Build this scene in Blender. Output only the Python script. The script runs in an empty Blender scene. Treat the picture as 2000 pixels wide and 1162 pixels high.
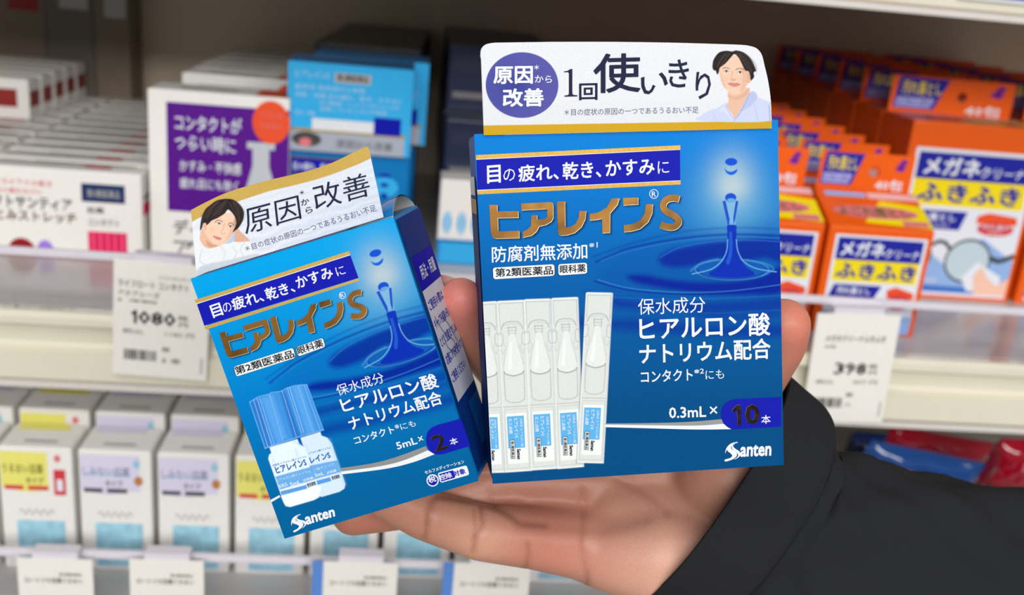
import bpy, bmesh, math, random
import numpy as np
from mathutils import Vector, Matrix

# ------------------------------------------------------------------ camera, light, exposure
random.seed(4)
rng = np.random.default_rng(7)
SC = bpy.context.scene
COL = SC.collection
F = 2000.0                                   # focal length for a 2000 px wide frame
vX = np.array([(20000-1000)/F, (581-1700)/F, -1.0]); vX *= np.sign(vX[0])
vX /= np.linalg.norm(vX)
_dy = (581+90)/F
_dx = (vX[2] - vX[1]*_dy) / vX[0]
vY = np.array([_dx, _dy, -1.0]); vY /= np.linalg.norm(vY)
vZ = np.cross(vX, vY)
M = np.array([vX, vY, vZ])                   # camera space -> world
cam_d = bpy.data.cameras.new('camera'); cam = bpy.data.objects.new('camera', cam_d); COL.objects.link(cam)
cam.matrix_world = Matrix([list(M[0])+[0], list(M[1])+[0], list(M[2])+[0], [0, 0, 0, 1]])
cam_d.sensor_width = 36; cam_d.lens = 36*F/2000
cam_d.clip_start = 0.01; cam_d.clip_end = 50
cam_d.dof.use_dof = True; cam_d.dof.focus_distance = 0.276; cam_d.dof.aperture_fstop = 13.5
SC.camera = cam

W = bpy.data.worlds.new('store'); SC.world = W; W.use_nodes = True
W.node_tree.nodes['Background'].inputs[0].default_value = (0.93, 0.97, 1.0, 1)
W.node_tree.nodes['Background'].inputs[1].default_value = 0.20
SC.view_settings.view_transform = 'Standard'; SC.view_settings.look = 'None'
SC.view_settings.exposure = 0.0; SC.view_settings.gamma = 1.0; SC.view_settings.use_curve_mapping = False

def area(name, loc, target, sx, sy, power, col=(1, 1, 1)):
    l = bpy.data.lights.new(name, 'AREA'); l.shape = 'RECTANGLE'; l.size = sx; l.size_y = sy
    l.energy = power; l.color = col
    o = bpy.data.objects.new(name, l); COL.objects.link(o); o.location = loc
    o.rotation_euler = (Vector(target)-Vector(loc)).to_track_quat('-Z', 'Y').to_euler()
    return o
area('ceiling_lamp', (-0.4, -0.70, 1.35), (0, 0.5, -0.15), 2.4, 0.5, 15, (1, 0.99, 0.96))
area('ceiling_lamp', (0.4, -2.5, 1.05), (0.1, 0.5, -0.15), 3.2, 0.6, 80, (1, 0.99, 0.97))

# ------------------------------------------------------------------ helpers
def lin(c):
    a = np.asarray(c, float)/255.0
    return np.where(a <= 0.04045, a/12.92, ((a+0.055)/1.055)**2.4)
def ray(px, py): return M @ np.array([(px-1000)/F, (581-py)/F, -1.0])
def P(px, py, Y):
    d = ray(px, py); return d*(Y/d[1])
def PD(px, py, z): return ray(px, py)*z       # z = distance along the lens axis
def proj(w):
    c = np.asarray(w) @ M                      # rows of M are world axes in camera space
    return 1000-F*c[..., 0]/c[..., 2], 581+F*c[..., 1]/c[..., 2]
def atz(px, py, z):
    d = ray(px, py); return d*(z/d[2])

MATS = {}
def mat(name, rgb, rough=0.45, metal=0.0, spec=0.3, noise=0.0, scale=400, bump=0.0, coat=0.0, vary=None, sss=0.0):
    if name in MATS: return MATS[name]
    m = bpy.data.materials.new(name); m.use_nodes = True; nt = m.node_tree
    b = nt.nodes['Principled BSDF']; c = list(lin(rgb))+[1]
    b.inputs['Base Color'].default_value = c
    b.inputs['Roughness'].default_value = rough; b.inputs['Metallic'].default_value = metal
    b.inputs['Coat Weight'].default_value = coat; b.inputs['Specular IOR Level'].default_value = spec
    n = nt.nodes.new('ShaderNodeTexNoise'); n.inputs['Scale'].default_value = scale
    tc = nt.nodes.new('ShaderNodeTexCoord'); nt.links.new(tc.outputs['Object'], n.inputs['Vector'])
    r = nt.nodes.new('ShaderNodeMapRange'); nt.links.new(n.outputs['Fac'], r.inputs['Value'])
    r.inputs[1].default_value = 0.3; r.inputs[2].default_value = 0.7
    amp = noise if noise else 0.02
    r.inputs[3].default_value = 1-amp; r.inputs[4].default_value = 1+amp
    hsv = nt.nodes.new('ShaderNodeHueSaturation'); hsv.inputs['Color'].default_value = c
    nt.links.new(r.outputs['Result'], hsv.inputs['Value']); nt.links.new(hsv.outputs['Color'], b.inputs['Base Color'])
    if bump:
        bp = nt.nodes.new('ShaderNodeBump'); bp.inputs['Strength'].default_value = bump; bp.inputs['Distance'].default_value = 0.0003
        nt.links.new(n.outputs['Fac'], bp.inputs['Height']); nt.links.new(bp.outputs['Normal'], b.inputs['Normal'])
    if sss:
        b.inputs['Subsurface Weight'].default_value = sss; b.inputs['Subsurface Radius'].default_value = (0.004, 0.0015, 0.0008)
        b.inputs['Subsurface Scale'].default_value = 1.0
    MATS[name] = m; return m
def attr_mat(name, rough=0.4, spec=0.35, bump=0.0, scale=3000, sss=0.0, coat=0.0, metal=0.0):
    if name in MATS: return MATS[name]
    m = bpy.data.materials.new(name); m.use_nodes = True; nt = m.node_tree
    b = nt.nodes['Principled BSDF']; b.inputs['Roughness'].default_value = rough; b.inputs['Specular IOR Level'].default_value = spec
    b.inputs['Coat Weight'].default_value = coat; b.inputs['Metallic'].default_value = metal
    a = nt.nodes.new('ShaderNodeAttribute'); a.attribute_name = 'print'
    n = nt.nodes.new('ShaderNodeTexNoise'); n.inputs['Scale'].default_value = scale; n.inputs['Detail'].default_value = 3
    tc = nt.nodes.new('ShaderNodeTexCoord'); nt.links.new(tc.outputs['Object'], n.inputs['Vector'])
    r = nt.nodes.new('ShaderNodeMapRange'); nt.links.new(n.outputs['Fac'], r.inputs['Value'])
    r.inputs[1].default_value = 0.3; r.inputs[2].default_value = 0.7; r.inputs[3].default_value = 0.94; r.inputs[4].default_value = 1.06
    hsv = nt.nodes.new('ShaderNodeHueSaturation'); nt.links.new(a.outputs['Color'], hsv.inputs['Color'])
    nt.links.new(r.outputs['Result'], hsv.inputs['Value']); nt.links.new(hsv.outputs['Color'], b.inputs['Base Color'])
    if bump:
        bp = nt.nodes.new('ShaderNodeBump'); bp.inputs['Strength'].default_value = bump; bp.inputs['Distance'].default_value = 0.0002
        nt.links.new(n.outputs['Fac'], bp.inputs['Height']); nt.links.new(bp.outputs['Normal'], b.inputs['Normal'])
    if sss:
        b.inputs['Subsurface Weight'].default_value = sss; b.inputs['Subsurface Radius'].default_value = (0.004, 0.0015, 0.0008)
        b.inputs['Subsurface Scale'].default_value = 1.0
    MATS[name] = m; return m

def link(name, me, parent=None):
    o = bpy.data.objects.new(name, me); COL.objects.link(o)
    if parent is not None: o.parent = parent
    return o
def tag(o, label, cat, group=None, kind=None):
    if label: o['label'] = label
    if cat: o['category'] = cat
    if group: o['group'] = group
    if kind: o['kind'] = kind
    return o
def thing(name, label, cat, loc=(0, 0, 0), group=None, mtx=None):
    o = bpy.data.objects.new(name, None); COL.objects.link(o); o.empty_display_size = 0.01
    if mtx is not None: o.matrix_world = mtx
    else: o.location = loc
    return tag(o, label, cat, group)
def dup(root, loc, label, group=None):
    r = root.copy(); COL.objects.link(r); r.location = loc; r['label'] = label
    if group: r['group'] = group
    for ch in list(root.children):
        c = ch.copy(); COL.objects.link(c); c.parent = r
        for g in ch.children:
            d = g.copy(); COL.objects.link(d); d.parent = c
    return r

class MB:
    """collects polygons, boxes and text; build() links them as ONE mesh object"""
    def __init__(s): s.v = []; s.f = []; s.mi = []; s.ms = []; s.smooth = False
    def m(s, mt):
        if mt not in s.ms: s.ms.append(mt)
        return s.ms.index(mt)
    def poly(s, pts, mt):
        n = len(s.v); s.v += [tuple(float(c) for c in p) for p in pts]; s.f.append(tuple(range(n, n+len(pts)))); s.mi.append(s.m(mt))
    def add(s, vs, fs, mt):
        if hasattr(fs, 'copies') and fs.copies[1] > 1:
            vs = np.array(vs, float); n0, K, nf = fs.copies; t = np.array([f[:3] for f in fs[:nf]])
            nn = np.cross(vs[t[:, 1]]-vs[t[:, 0]], vs[t[:, 2]]-vs[t[:, 0]]).sum(0); nn /= np.linalg.norm(nn)+1e-12
            vs = vs+np.repeat(np.arange(K), n0)[:, None]*nn*3e-6
        n = len(s.v); s.v += [tuple(float(c) for c in p) for p in vs]; k = s.m(mt)
        for f in fs: s.f.append(tuple(i+n for i in f)); s.mi.append(k)
    def box(s, x0, x1, y0, y1, z0, z1, mt, bevel=0.0):
        bm = bmesh.new(); bmesh.ops.create_cube(bm, size=1)
        for v in bm.verts: v.co = Vector((x0+(v.co.x+.5)*(x1-x0), y0+(v.co.y+.5)*(y1-y0), z0+(v.co.z+.5)*(z1-z0)))
        if bevel: bmesh.ops.bevel(bm, geom=bm.edges[:], offset=bevel, segments=2, affect='EDGES', profile=0.6)
        bm.verts.index_update()
        s.add([v.co for v in bm.verts], [[v.index for v in f.verts] for f in bm.faces], mt); bm.free()
    def prism(s, pts, dvec, mt):
        """extruded flat outline: pts = front outline 3D, dvec = offset towards the back"""
        n = len(pts); a = [np.array(p, float) for p in pts]; b = [p+np.array(dvec) for p in a]
        fs = [list(range(n)), list(range(2*n-1, n-1, -1))]+[[i, i+n, (i+1) % n+n, (i+1) % n] for i in range(n)]
        s.add(a+b, fs, mt)
    def build(s, name, parent=None, smooth=False):
        me = bpy.data.meshes.new(name); me.from_pydata(s.v, [], s.f)
        for m_ in s.ms: me.materials.append(m_)
        me.polygons.foreach_set('material_index', s.mi)
        if smooth: me.polygons.foreach_set('use_smooth', [True]*len(s.f))
        me.update(); return link(name, me, parent)

# text -> cached outline triangles, normalised to its ink box (0..1); bold = shifted copies a few microns apart
TXT = {}
class GF(list): pass
def glyphs(txt, bold=0.0, res=2):
    k = (txt, bold, res)
    if k in TXT: return TXT[k]
    c = bpy.data.curves.new('lettering', 'FONT'); c.body = txt; c.resolution_u = res
    o = bpy.data.objects.new('lettering', c); COL.objects.link(o)
    dg = bpy.context.evaluated_depsgraph_get(); dg.update()
    me = bpy.data.meshes.new_from_object(o.evaluated_get(dg))
    v = np.array([tuple(q.co) for q in me.vertices])[:, :2]
    f = [tuple(p.vertices) for p in me.polygons]
    bpy.data.objects.remove(o); bpy.data.curves.remove(c); bpy.data.meshes.remove(me)
    n = len(v); sh = [(0, 0)]
    if bold > .004:
        K = 8 if res > 1 else 4
        sh += [(bold*math.cos(2*math.pi*(i+.5)/K), bold*math.sin(2*math.pi*(i+.5)/K)) for i in range(K)]
    V_ = np.concatenate([v+np.array(s_) for s_ in sh]); F_ = GF(tuple(i+q*n for i in t) for q in range(len(sh)) for t in f)
    F_.copies = (n, len(sh), len(f))
    mn, mx = V_.min(0), V_.max(0); asp = (mx[0]-mn[0])/(mx[1]-mn[1])
    TXT[k] = ((V_-mn)/(mx-mn), F_, asp); return TXT[k]

def bil(q, u, v):
    """q = TL, TR, BR, BL; u right, v up"""
    q = [np.array(p, float) for p in q]
    u = np.asarray(u)[..., None]; v = np.asarray(v)[..., None]
    return q[3]*(1-u)*(1-v)+q[2]*u*(1-v)+q[1]*u*v+q[0]*(1-u)*v
def smooth_poly(pts, n=5, closed=True):
    pts = [np.array(p, float) for p in pts]; N = len(pts); out = []
    for i in range(N if closed else N-1):
        g = lambda k: pts[k % N] if closed else pts[min(max(k, 0), N-1)]
        p0, p1, p2, p3 = g(i-1), g(i), g(i+1), g(i+2)
        for t in np.linspace(0, 1, n, endpoint=False):
            out.append(.5*((2*p1)+(-p0+p2)*t+(2*p0-5*p1+4*p2-p3)*t*t+(-p0+3*p1-3*p2+p3)*t**3))
    if not closed: out.append(pts[-1])
    return np.array(out)
def stroke_poly(pts, w):
    """open polyline -> outline polygon of given width (w may be a list)"""
    p = np.array(pts, float); n = len(p); w = np.broadcast_to(np.asarray(w, float), (n,))
    t = np.gradient(p, axis=0); t /= np.linalg.norm(t, axis=1)[:, None]+1e-9
    nn = np.stack([-t[:, 1], t[:, 0]], 1)
    return np.concatenate([p+nn*w[:, None]/2, (p-nn*w[:, None]/2)[::-1]])
def ell(cx, cy, rx, ry, n=28, rot=0):
    a = np.linspace(0, 2*math.pi, n, endpoint=False); x = rx*np.cos(a); y = ry*np.sin(a); c, s_ = math.cos(rot), math.sin(rot)
    return np.stack([cx+x*c-y*s_, cy+x*s_+y*c], 1)
def crop(sc, ox, oy):
    return lambda *p: np.array([(ox+q[0]/sc, oy+q[1]/sc) for q in p])

# ------------------------------------------------------------------ a held carton's face frame
class Frame:
    def __init__(s, corners, zmean, depth, shear=0.0):
        r = [np.array([(x-1000)/F, (581-y)/F, -1.0]) for x, y in corners]
        l = np.linalg.solve(np.array([r[1], -r[2], r[3]]).T, r[0]); l = np.array([1, *l]); l *= zmean/l.mean()
        Q = [M @ (a*b) for a, b in zip(l, r)]
        U = (Q[1]-Q[0]+Q[2]-Q[3]); V = (Q[0]-Q[3]+Q[1]-Q[2])
        s.w = np.linalg.norm(U)/2; s.h = np.linalg.norm(V)/2
        U /= np.linalg.norm(U); V -= V.dot(U)*U; V /= np.linalg.norm(V)
        s.U, s.V, s.D = U, V, np.cross(V, U)          # D points into the carton
        C = sum(Q)/4
        s.O = C-V*s.h/2; s.depth = depth
        s.R = np.array([s.U, s.D, s.V])               # world -> local
        B = [U, s.D, V]; s.mtx = Matrix([[B[0][i], B[1][i], B[2][i], s.O[i]] for i in range(3)]+[[0, 0, 0, 1]])
    def loc(s, px, py, y=0.0):
        d = ray(px, py); t = s.O.dot(s.D)/d.dot(s.D); w = d*t-s.O
        return np.array([w.dot(s.U), y, w.dot(s.V)])
    def pts(s, pp, y=0.0): return [s.loc(a, b, y) for a, b in pp]
    def to_px(s, xz):
        w = s.O+xz[..., 0:1]*s.U+xz[..., 1:2]*s.V
        return proj(w)
    def text(s, mb, txt, quad, mt, y, bold=0.0):
        v, f, _ = glyphs(txt, bold)
        q = [s.loc(a, b, y) for a, b in quad]
        mb.add(bil(q, v[:, 0], v[:, 1]), f, mt)
def tq(bl, br, h, up):
    bl = np.array(bl, float); br = np.array(br, float); up = np.array(up, float)*h
    return [bl+up, br+up, br, bl]

# ------------------------------------------------------------------ print painted on a fine grid (colour attribute)
class Canvas:
    def __init__(s, X, Y, base):
        s.X, s.Y = X, Y; s.shape = X.shape
        s.c = np.empty(X.shape+(3,)); s.c[:] = lin(base)
    def blend(s, a, col, sl=None):
        col = np.asarray(col, float)
        sl = sl or (slice(None), slice(None))
        s.c[sl] = s.c[sl]*(1-a[..., None])+col*a[..., None]
    def sub(s, x0, x1, y0, y1):
        m = (s.X >= x0) & (s.X <= x1) & (s.Y >= y0) & (s.Y <= y1)
        r = np.where(m.any(1))[0]; c = np.where(m.any(0))[0]
        if len(r) == 0 or len(c) == 0: return None
        return (slice(r[0], r[-1]+1), slice(c[0], c[-1]+1))
    def poly(s, pts, rgb, alpha=1.0, blur=0.7):
        p = np.array(pts, float); b = blur*2+2
        sl = s.sub(p[:, 0].min()-b, p[:, 0].max()+b, p[:, 1].min()-b, p[:, 1].max()+b)
        if sl is None: return
        X, Y = s.X[sl], s.Y[sl]; ins = np.zeros(X.shape, bool); d2 = np.full(X.shape, 1e9)
        n = len(p)
        for i in range(n):
            ax, ay = p[i]; bx, by = p[(i+1) % n]; ex, ey = bx-ax, by-ay; L = ex*ex+ey*ey+1e-12
            t = np.clip(((X-ax)*ex+(Y-ay)*ey)/L, 0, 1)
            d2 = np.minimum(d2, (X-ax-t*ex)**2+(Y-ay-t*ey)**2)
            if ay != by:
                c = ((ay > Y) != (by > Y)) & (X < (bx-ax)*(Y-ay)/(by-ay)+ax); ins ^= c
        d = np.sqrt(d2)*np.where(ins, 1, -1)
        a = np.clip(d/(2*blur)+.5, 0, 1); a = a*a*(3-2*a)*alpha
        s.blend(a, lin(rgb), sl)
    def line(s, pts, w, rgb, alpha=1.0, blur=0.6):
        p = np.array(pts, float); b = w+blur*2+2
        sl = s.sub(p[:, 0].min()-b, p[:, 0].max()+b, p[:, 1].min()-b, p[:, 1].max()+b)
        if sl is None: return
        X, Y = s.X[sl], s.Y[sl]; d2 = np.full(X.shape, 1e9)
        for i in range(len(p)-1):
            ax, ay = p[i]; bx, by = p[i+1]; ex, ey = bx-ax, by-ay; L = ex*ex+ey*ey+1e-12
            t = np.clip(((X-ax)*ex+(Y-ay)*ey)/L, 0, 1)
            d2 = np.minimum(d2, (X-ax-t*ex)**2+(Y-ay-t*ey)**2)
        a = np.clip((w/2-np.sqrt(d2))/(2*blur)+.5, 0, 1)*alpha
        s.blend(a, lin(rgb), sl)
    def glow(s, cx, cy, rx, ry, rgb, alpha=1.0, pw=1.0, rot=0.0):
        sl = s.sub(cx-max(rx, ry)*1.0, cx+max(rx, ry)*1.0, cy-max(rx, ry)*1.0, cy+max(rx, ry)*1.0)
        if sl is None: return
        x, y = s.X[sl]-cx, s.Y[sl]-cy; c, n = math.cos(rot), math.sin(rot)
        r = np.sqrt(((x*c+y*n)/rx)**2+((-x*n+y*c)/ry)**2)
        a = np.clip(1-r, 0, 1)**pw; a = a*a*(3-2*a)*alpha
        s.blend(a, lin(rgb), sl)
    def mesh(s, name, V3, parent, mt, label=None, holes=None):
        """V3: grid of 3D points (r, c, 3)"""
        R, C = s.shape; me = bpy.data.meshes.new(name)
        me.vertices.add(R*C); me.vertices.foreach_set('co', V3.reshape(-1).astype(np.float32))
        i = np.arange(R*C).reshape(R, C)
        q = np.stack([i[:-1, :-1], i[:-1, 1:], i[1:, 1:], i[1:, :-1]], -1).reshape(-1, 4)
        if holes is not None:
            k = ~(holes[:-1, :-1] | holes[:-1, 1:] | holes[1:, 1:] | holes[1:, :-1]).reshape(-1); q = q[k]
        n = len(q); me.loops.add(n*4); me.loops.foreach_set('vertex_index', q.reshape(-1).astype(np.int32))
        me.polygons.add(n); me.polygons.foreach_set('loop_start', np.arange(0, n*4, 4, dtype=np.int32))
        me.polygons.foreach_set('use_smooth', [True]*n)
        me.update(calc_edges=True)
        a = me.color_attributes.new('print', 'FLOAT_COLOR', 'POINT')
        a.data.foreach_set('color', np.concatenate([np.clip(s.c, 0, 1), np.ones((R, C, 1))], -1).reshape(-1).astype(np.float32))
        me.materials.append(mt); o = link(name, me, parent)
        if label: o['label'] = label
        return o
def noise2(X, Y, s, seed=0):
    """cheap smooth value noise"""
    r = np.random.default_rng(seed); T = r.random((64, 64)); x = X/s; y = Y/s
    xi = np.floor(x).astype(int); yi = np.floor(y).astype(int); fx = x-xi; fy = y-yi
    fx = fx*fx*(3-2*fx); fy = fy*fy*(3-2*fy); g = lambda a, b: T[a % 64, b % 64]
    return (g(xi, yi)*(1-fx)+g(xi+1, yi)*fx)*(1-fy)+(g(xi, yi+1)*(1-fx)+g(xi+1, yi+1)*fx)*fy

white = mat('white_ink', (228, 231, 236), 0.6)
black = mat('black_ink', (26, 26, 30), 0.6, spec=.1)
navy = mat('navy_ink', (38, 44, 72), 0.45)
royal = mat('royal_blue_ink', (4, 14, 168), 0.6)
royal.node_tree.nodes['Principled BSDF'].inputs['Specular IOR Level'].default_value = 0.15
gold = mat('gold_foil', (132, 92, 38), 0.42, 0.5, noise=0.45, scale=110, bump=0.0)
goldband = mat('gold_ink', (186, 146, 54), 0.42, 0.3, noise=0.12, scale=1500)
goldpale = mat('pale_gold_ink', (196, 162, 80), 0.45, 0.25, noise=0.06, scale=1500)
greyfoil = mat('grey_foil', (150, 150, 150), 0.4, 0.3)
darkfoil = mat('dark_foil', (70, 62, 60), 0.22, 0.9, noise=0.4, scale=500)
paperwhite = mat('paper_white', (232, 232, 232), 0.6)
PRINT = attr_mat('printed_card', 0.5, spec=0.05, bump=0.06, scale=3500)
PAPER = attr_mat('printed_paper', 0.55, spec=0.08, bump=0.05, scale=2500)
ORD = ['first', 'second', 'third', 'fourth', 'fifth', 'sixth', 'seventh', 'eighth', 'ninth', 'tenth', 'eleventh', 'twelfth', 'thirteenth', 'fourteenth']
# ------------------------------------------------------------------ setting: back panel, floor, shelves
cream = mat('cream_enamel', (226, 220, 200), 0.35, noise=0.02, scale=30)
panelm = mat('back_panel_enamel', (232, 216, 192), 0.6, noise=0.03, scale=12)
boardm = mat('shelf_board_gloss', (205, 200, 196), 0.14, noise=0.02, scale=20)
boardlow = mat('shelf_board_lower', (190, 186, 180), 0.25, noise=0.02, scale=20)
floorm = mat('floor_vinyl', (190, 188, 184), 0.4, noise=0.05, scale=6)
acr = bpy.data.materials.new('clear_acrylic'); acr.use_nodes = True
_b = acr.node_tree.nodes['Principled BSDF']; _b.inputs['Base Color'].default_value = (0.9, 0.89, 0.92, 1)
_b.inputs['Roughness'].default_value = 0.12; _b.inputs['Transmission Weight'].default_value = 1.0; _b.inputs['IOR'].default_value = 1.12
_n = acr.node_tree.nodes.new('ShaderNodeTexNoise'); _n.inputs['Scale'].default_value = 40
_r = acr.node_tree.nodes.new('ShaderNodeMapRange'); _r.inputs[3].default_value = 0.02; _r.inputs[4].default_value = 0.06
acr.node_tree.links.new(_n.outputs['Fac'], _r.inputs['Value']); acr.node_tree.links.new(_r.outputs['Result'], _b.inputs['Roughness'])
acredge = mat('acrylic_edge', (222, 216, 226), 0.25); railedge = mat('rail_edge_plastic', (220, 213, 208), 0.3)

YF = 0.55
ZM = (P(0, 600, YF)[2]+P(1990, 706, YF)[2])/2       # middle shelf top
ZR = (P(0, 728, YF)[2]+P(1990, 838, YF)[2])/2       # middle rail bottom
YL = 0.50; YT = 0.585
ZL = P(300, 1082, YL)[2]-0.0335                      # lower shelf top
ZT = P(1740, 14, YT)[2]                             # bottom of the upper rail
XL, XR, YB = -0.75, 0.85, 0.99
def structure(o, kind='structure'): o['kind'] = kind; return o
mb = MB(); mb.box(XL-.6, XR+.6, YB+.001, YB+.02, -1.35, 0.75, panelm); structure(mb.build('wall_back'))
mb = MB(); mb.box(-3, 3, -4, 1.6, -1.37, -1.35, floorm); structure(mb.build('floor'))

def shelf(ztop, label, rail_h, bmat, lip=True, liplabel='', YF=YF):
    t = thing('display_shelf', label, 'shelf', ((XL+XR)/2, 0.77, ztop))
    ox, oz, oy = (XL+XR)/2, ztop, 0.77
    h = (XR-XL)/2
    mb = MB(); mb.box(-h, h, YF-oy+.006, YB-oy, -.022, 0, bmat, .0008); mb.build('board', t)
    # front rail: a shallow C channel that holds price cards
    prof = [(.006, 0), (-.004, 0.0), (-.006, -.003), (-.006, -.007), (-.001, -.010), (0, -.019), (-.001, -.0215), (-.006, -.0235),
            (-.0065, -rail_h+.003), (-.003, -rail_h), (.006, -rail_h)]
    mb = MB(); n = len(prof); vs = [(x, YF-oy+a, b) for x in (-h, h) for a, b in prof]
    mb.add(vs, [[i, i+1, i+1+n, i+n] for i in range(n-1)]+[[n-1, 0, n, 2*n-1], list(range(n))[::-1], list(range(n, 2*n))], cream); mb.build('front_rail', t)
    mb = MB(); mb.box(-h, h, YF-oy-.0072, YF-oy-.0058, -rail_h-.0022, -rail_h+.0015, railedge); mb.build('rail_edge_strip', t)
    if lip:
        a = thing('acrylic_lip', liplabel, 'shelf lip', (ox, YF, oz))
        mb = MB(); mb.box(-h, h, -.0005, .0015, .0002, .030, acr); mb.build('clear_sheet', a)
        mb = MB(); mb.box(-h, h, -.0012, .0022, .030, .0345, acredge, .0008); mb.build('lip_edge', a)
    return t
shelf(ZM, 'cream metal shelf at eye level with clear acrylic lip carrying the orange and white cartons', ZM-ZR, boardm, True, 'clear acrylic lip at the front of the upper stocked shelf, price tags clipped on')
shelf(ZL, 'lower cream metal shelf with acrylic lip under the row of small white cartons', .038, boardlow, True, 'clear acrylic lip at the bottom of the picture before the small white cartons', YL)
shelf(ZT+.042, 'upper cream metal shelf whose front rail crosses the top right corner', .042, boardlow, lip=False, YF=YT)
mb = MB(); bx = P(1925, 4, YT)
bl = mat('blue_label', (44, 84, 176), 0.35)
t = thing('shelf_label', 'blue shelf label with white border on the upper rail at top right', 'label', (bx[0], YT-.008, ZT+.008))
mb.box(-.021, .021, -.0005, .0005, 0, .03, paperwhite); mb.build('card', t)
mb = MB(); mb.box(-.0195, .0195, -.0008, -.0004, .0018, .0285, bl); mb.build('colour_panel', t)

# ------------------------------------------------------------------ carton builder for the shelf stock
def flat(mb, fr, items, w, d, h, rise=0.0):
    """prints on a face of a local carton (origin bottom centre of the front, y into the carton)"""
    e0 = 0.00012
    for k, it in enumerate(items):
        e = e0+0.00003*k
        def M3(u, v):
            if fr == 'front': return np.array([(u-.5)*w, -e, v*h])
            if fr == 'top': return np.array([(u-.5)*w, v*d, h+e+rise*v])
            if fr == 'right': return np.array([w/2+e, u*d, v*h])
            if fr == 'left': return np.array([-w/2-e, (1-u)*d, v*h])
        if it[0] == 'r':
            _, u0, v0, u1, v1, m_ = it; mb.poly([M3(u0, v0), M3(u1, v0), M3(u1, v1), M3(u0, v1)], m_)
        elif it[0] == 'p': mb.poly([M3(u, v) for u, v in it[1]], it[2])
        elif it[0] == 'e':
            _, u, v, ru, rv, m_ = it; mb.poly([M3(a, b) for a, b in ell(u, v, ru, rv, 20)], m_)
        elif it[0] == 's': mb.poly([M3(a, b) for a, b in stroke_poly(it[1], it[2])], it[3])
        elif it[0] == 't':
            _, txt, u0, v0, u1, v1, m_ = it[:7]; b = it[7] if len(it) > 7 else .012
            vs, fs, _a = glyphs(txt, b, 1); o = M3(u0, v0); dx = M3(u1, v0)-o; dz = M3(u0, v1)-o
            mb.add([o+dx*a+dz*c for a, c in vs], fs, m_)
def carton(name, label, cat, loc, w, d, h, bodym, prints=(), letter=(), group=None, extra=None, bevel=.0007, rise=0.0):
    """prints / letter: {face: items}"""
    t = thing(name, label, cat, loc, group)
    mb = MB(); mb.box(-w/2, w/2, 0, d, 0, h, bodym, bevel); mb.v = [(x, y, z+(rise*y/d if z > h/2 else 0)) for x, y, z in mb.v]; body = mb.build('carton_body', t)
    # tuck flap and glue seam on the lid
    mb = MB(); mb.box(-w/2+.0012, w/2-.0012, .0006, d-.0015, h, h+.00035, bodym); mb.v = [(x, y, z+rise*y/d) for x, y, z in mb.v]; mb.build('lid_flap', t)
    for nm, dic in (('printed_panel', prints), ('lettering', letter)):
        if dic:
            mb = MB()
            for fr, items in dic.items():
                if fr == 'top': items = [it for it in items]
                n0 = len(mb.v); flat(mb, fr, items, w, d, h, rise)
                if fr == 'top':
                    for i in range(n0, len(mb.v)): x, y, z = mb.v[i]; mb.v[i] = (x, y, z+.0004)
                if nm == 'lettering':
                    o_ = {'front': (0, -.0003, 0), 'top': (0, 0, .0003), 'right': (.0003, 0, 0), 'left': (-.0003, 0, 0)}[fr]
                    for i in range(n0, len(mb.v)): x, y, z = mb.v[i]; mb.v[i] = (x+o_[0], y+o_[1], z+o_[2])
            pt_ = mb.build(nm, t)
            if nm == 'lettering': pt_['kind'] = 'stuff'
    if extra: extra(t, w, d, h+rise)
    return t

cw = mat('white_card', (241, 238, 233), 0.45)
cgrey = mat('grey_ink', (120, 118, 120), 0.5)
clgrey = mat('light_grey_ink', (180, 178, 178), 0.5)
ctext = mat('dark_grey_ink', (70, 66, 66), 0.5)
cred = mat('red_ink', (216, 60, 70), 0.4)
cmag = mat('magenta_ink', (228, 30, 92), 0.4)
cnavy = mat('deep_navy_ink', (24, 50, 100), 0.4)
cmar = mat('maroon_ink', (150, 20, 28), 0.4)
clil = mat('lilac_ink', (160, 125, 225), 0.4)
cpur = mat('purple_ink', (88, 8, 140), 0.4)
corg = mat('orange_red_ink', (240, 84, 40), 0.4)
cpink = mat('pink_ink', (226, 120, 128), 0.4)
# --- A: low white cartons, two columns receding
yA = 0.645
a0, a1 = P(-50, 335, yA), P(275, 340, yA)
wA, hA, dA = a1[0]-a0[0], P(150, 334, yA)[2]-ZM, .0255
xA = (a0[0]+a1[0])/2
ptopA = {'top': [('r', .05, .30, .80, .48, clgrey), ('r', .62, .34, .78, .62, cpink), ('r', .30, .68, .92, .84, cgrey), ('r', .1, .62, .5, .72, clgrey)],
         'front': [('r', .0, 0, 1, .035, cmar), ('r', .635, .665, .90, .87, cnavy), ('r', .665, .05, .905, .33, cmag)] +
                  [('r', .69+.045*i, .06, .703+.045*i, .32, mat('rose_ink', (240, 90, 130), .4)) for i in range(5)] +
                  [('e', .255, .045, .085, .16, cmar), ('e', .40, .045, .055, .15, clil), ('r', 0, 0, 1, .02, cmar)],
         'right': [('r', .15, .52, .85, .66, cmag), ('r', .15, .7, .85, .74, cgrey)]}
letA = {'front': [('t', 'ドライアイの乾き', .12, .80, .46, .87, cpink), ('t', '目の疲れなどに', .12, .71, .40, .77, cpink),
                  ('t', 'ソフトサンティア', .03, .54, .575, .68, ctext, .02), ('t', 'ひとみストレッチ', .03, .40, .60, .52, mat('brown_ink', (110, 70, 66), .5), .02),
                  ('t', '第3類医薬品', .67, .72, .87, .81, clgrey), ('t', '目薬', .67, .54, .77, .61, ctext), ('t', 'コンタクト', .67, .40, .86, .48, cgrey)]}
n = 0
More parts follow.
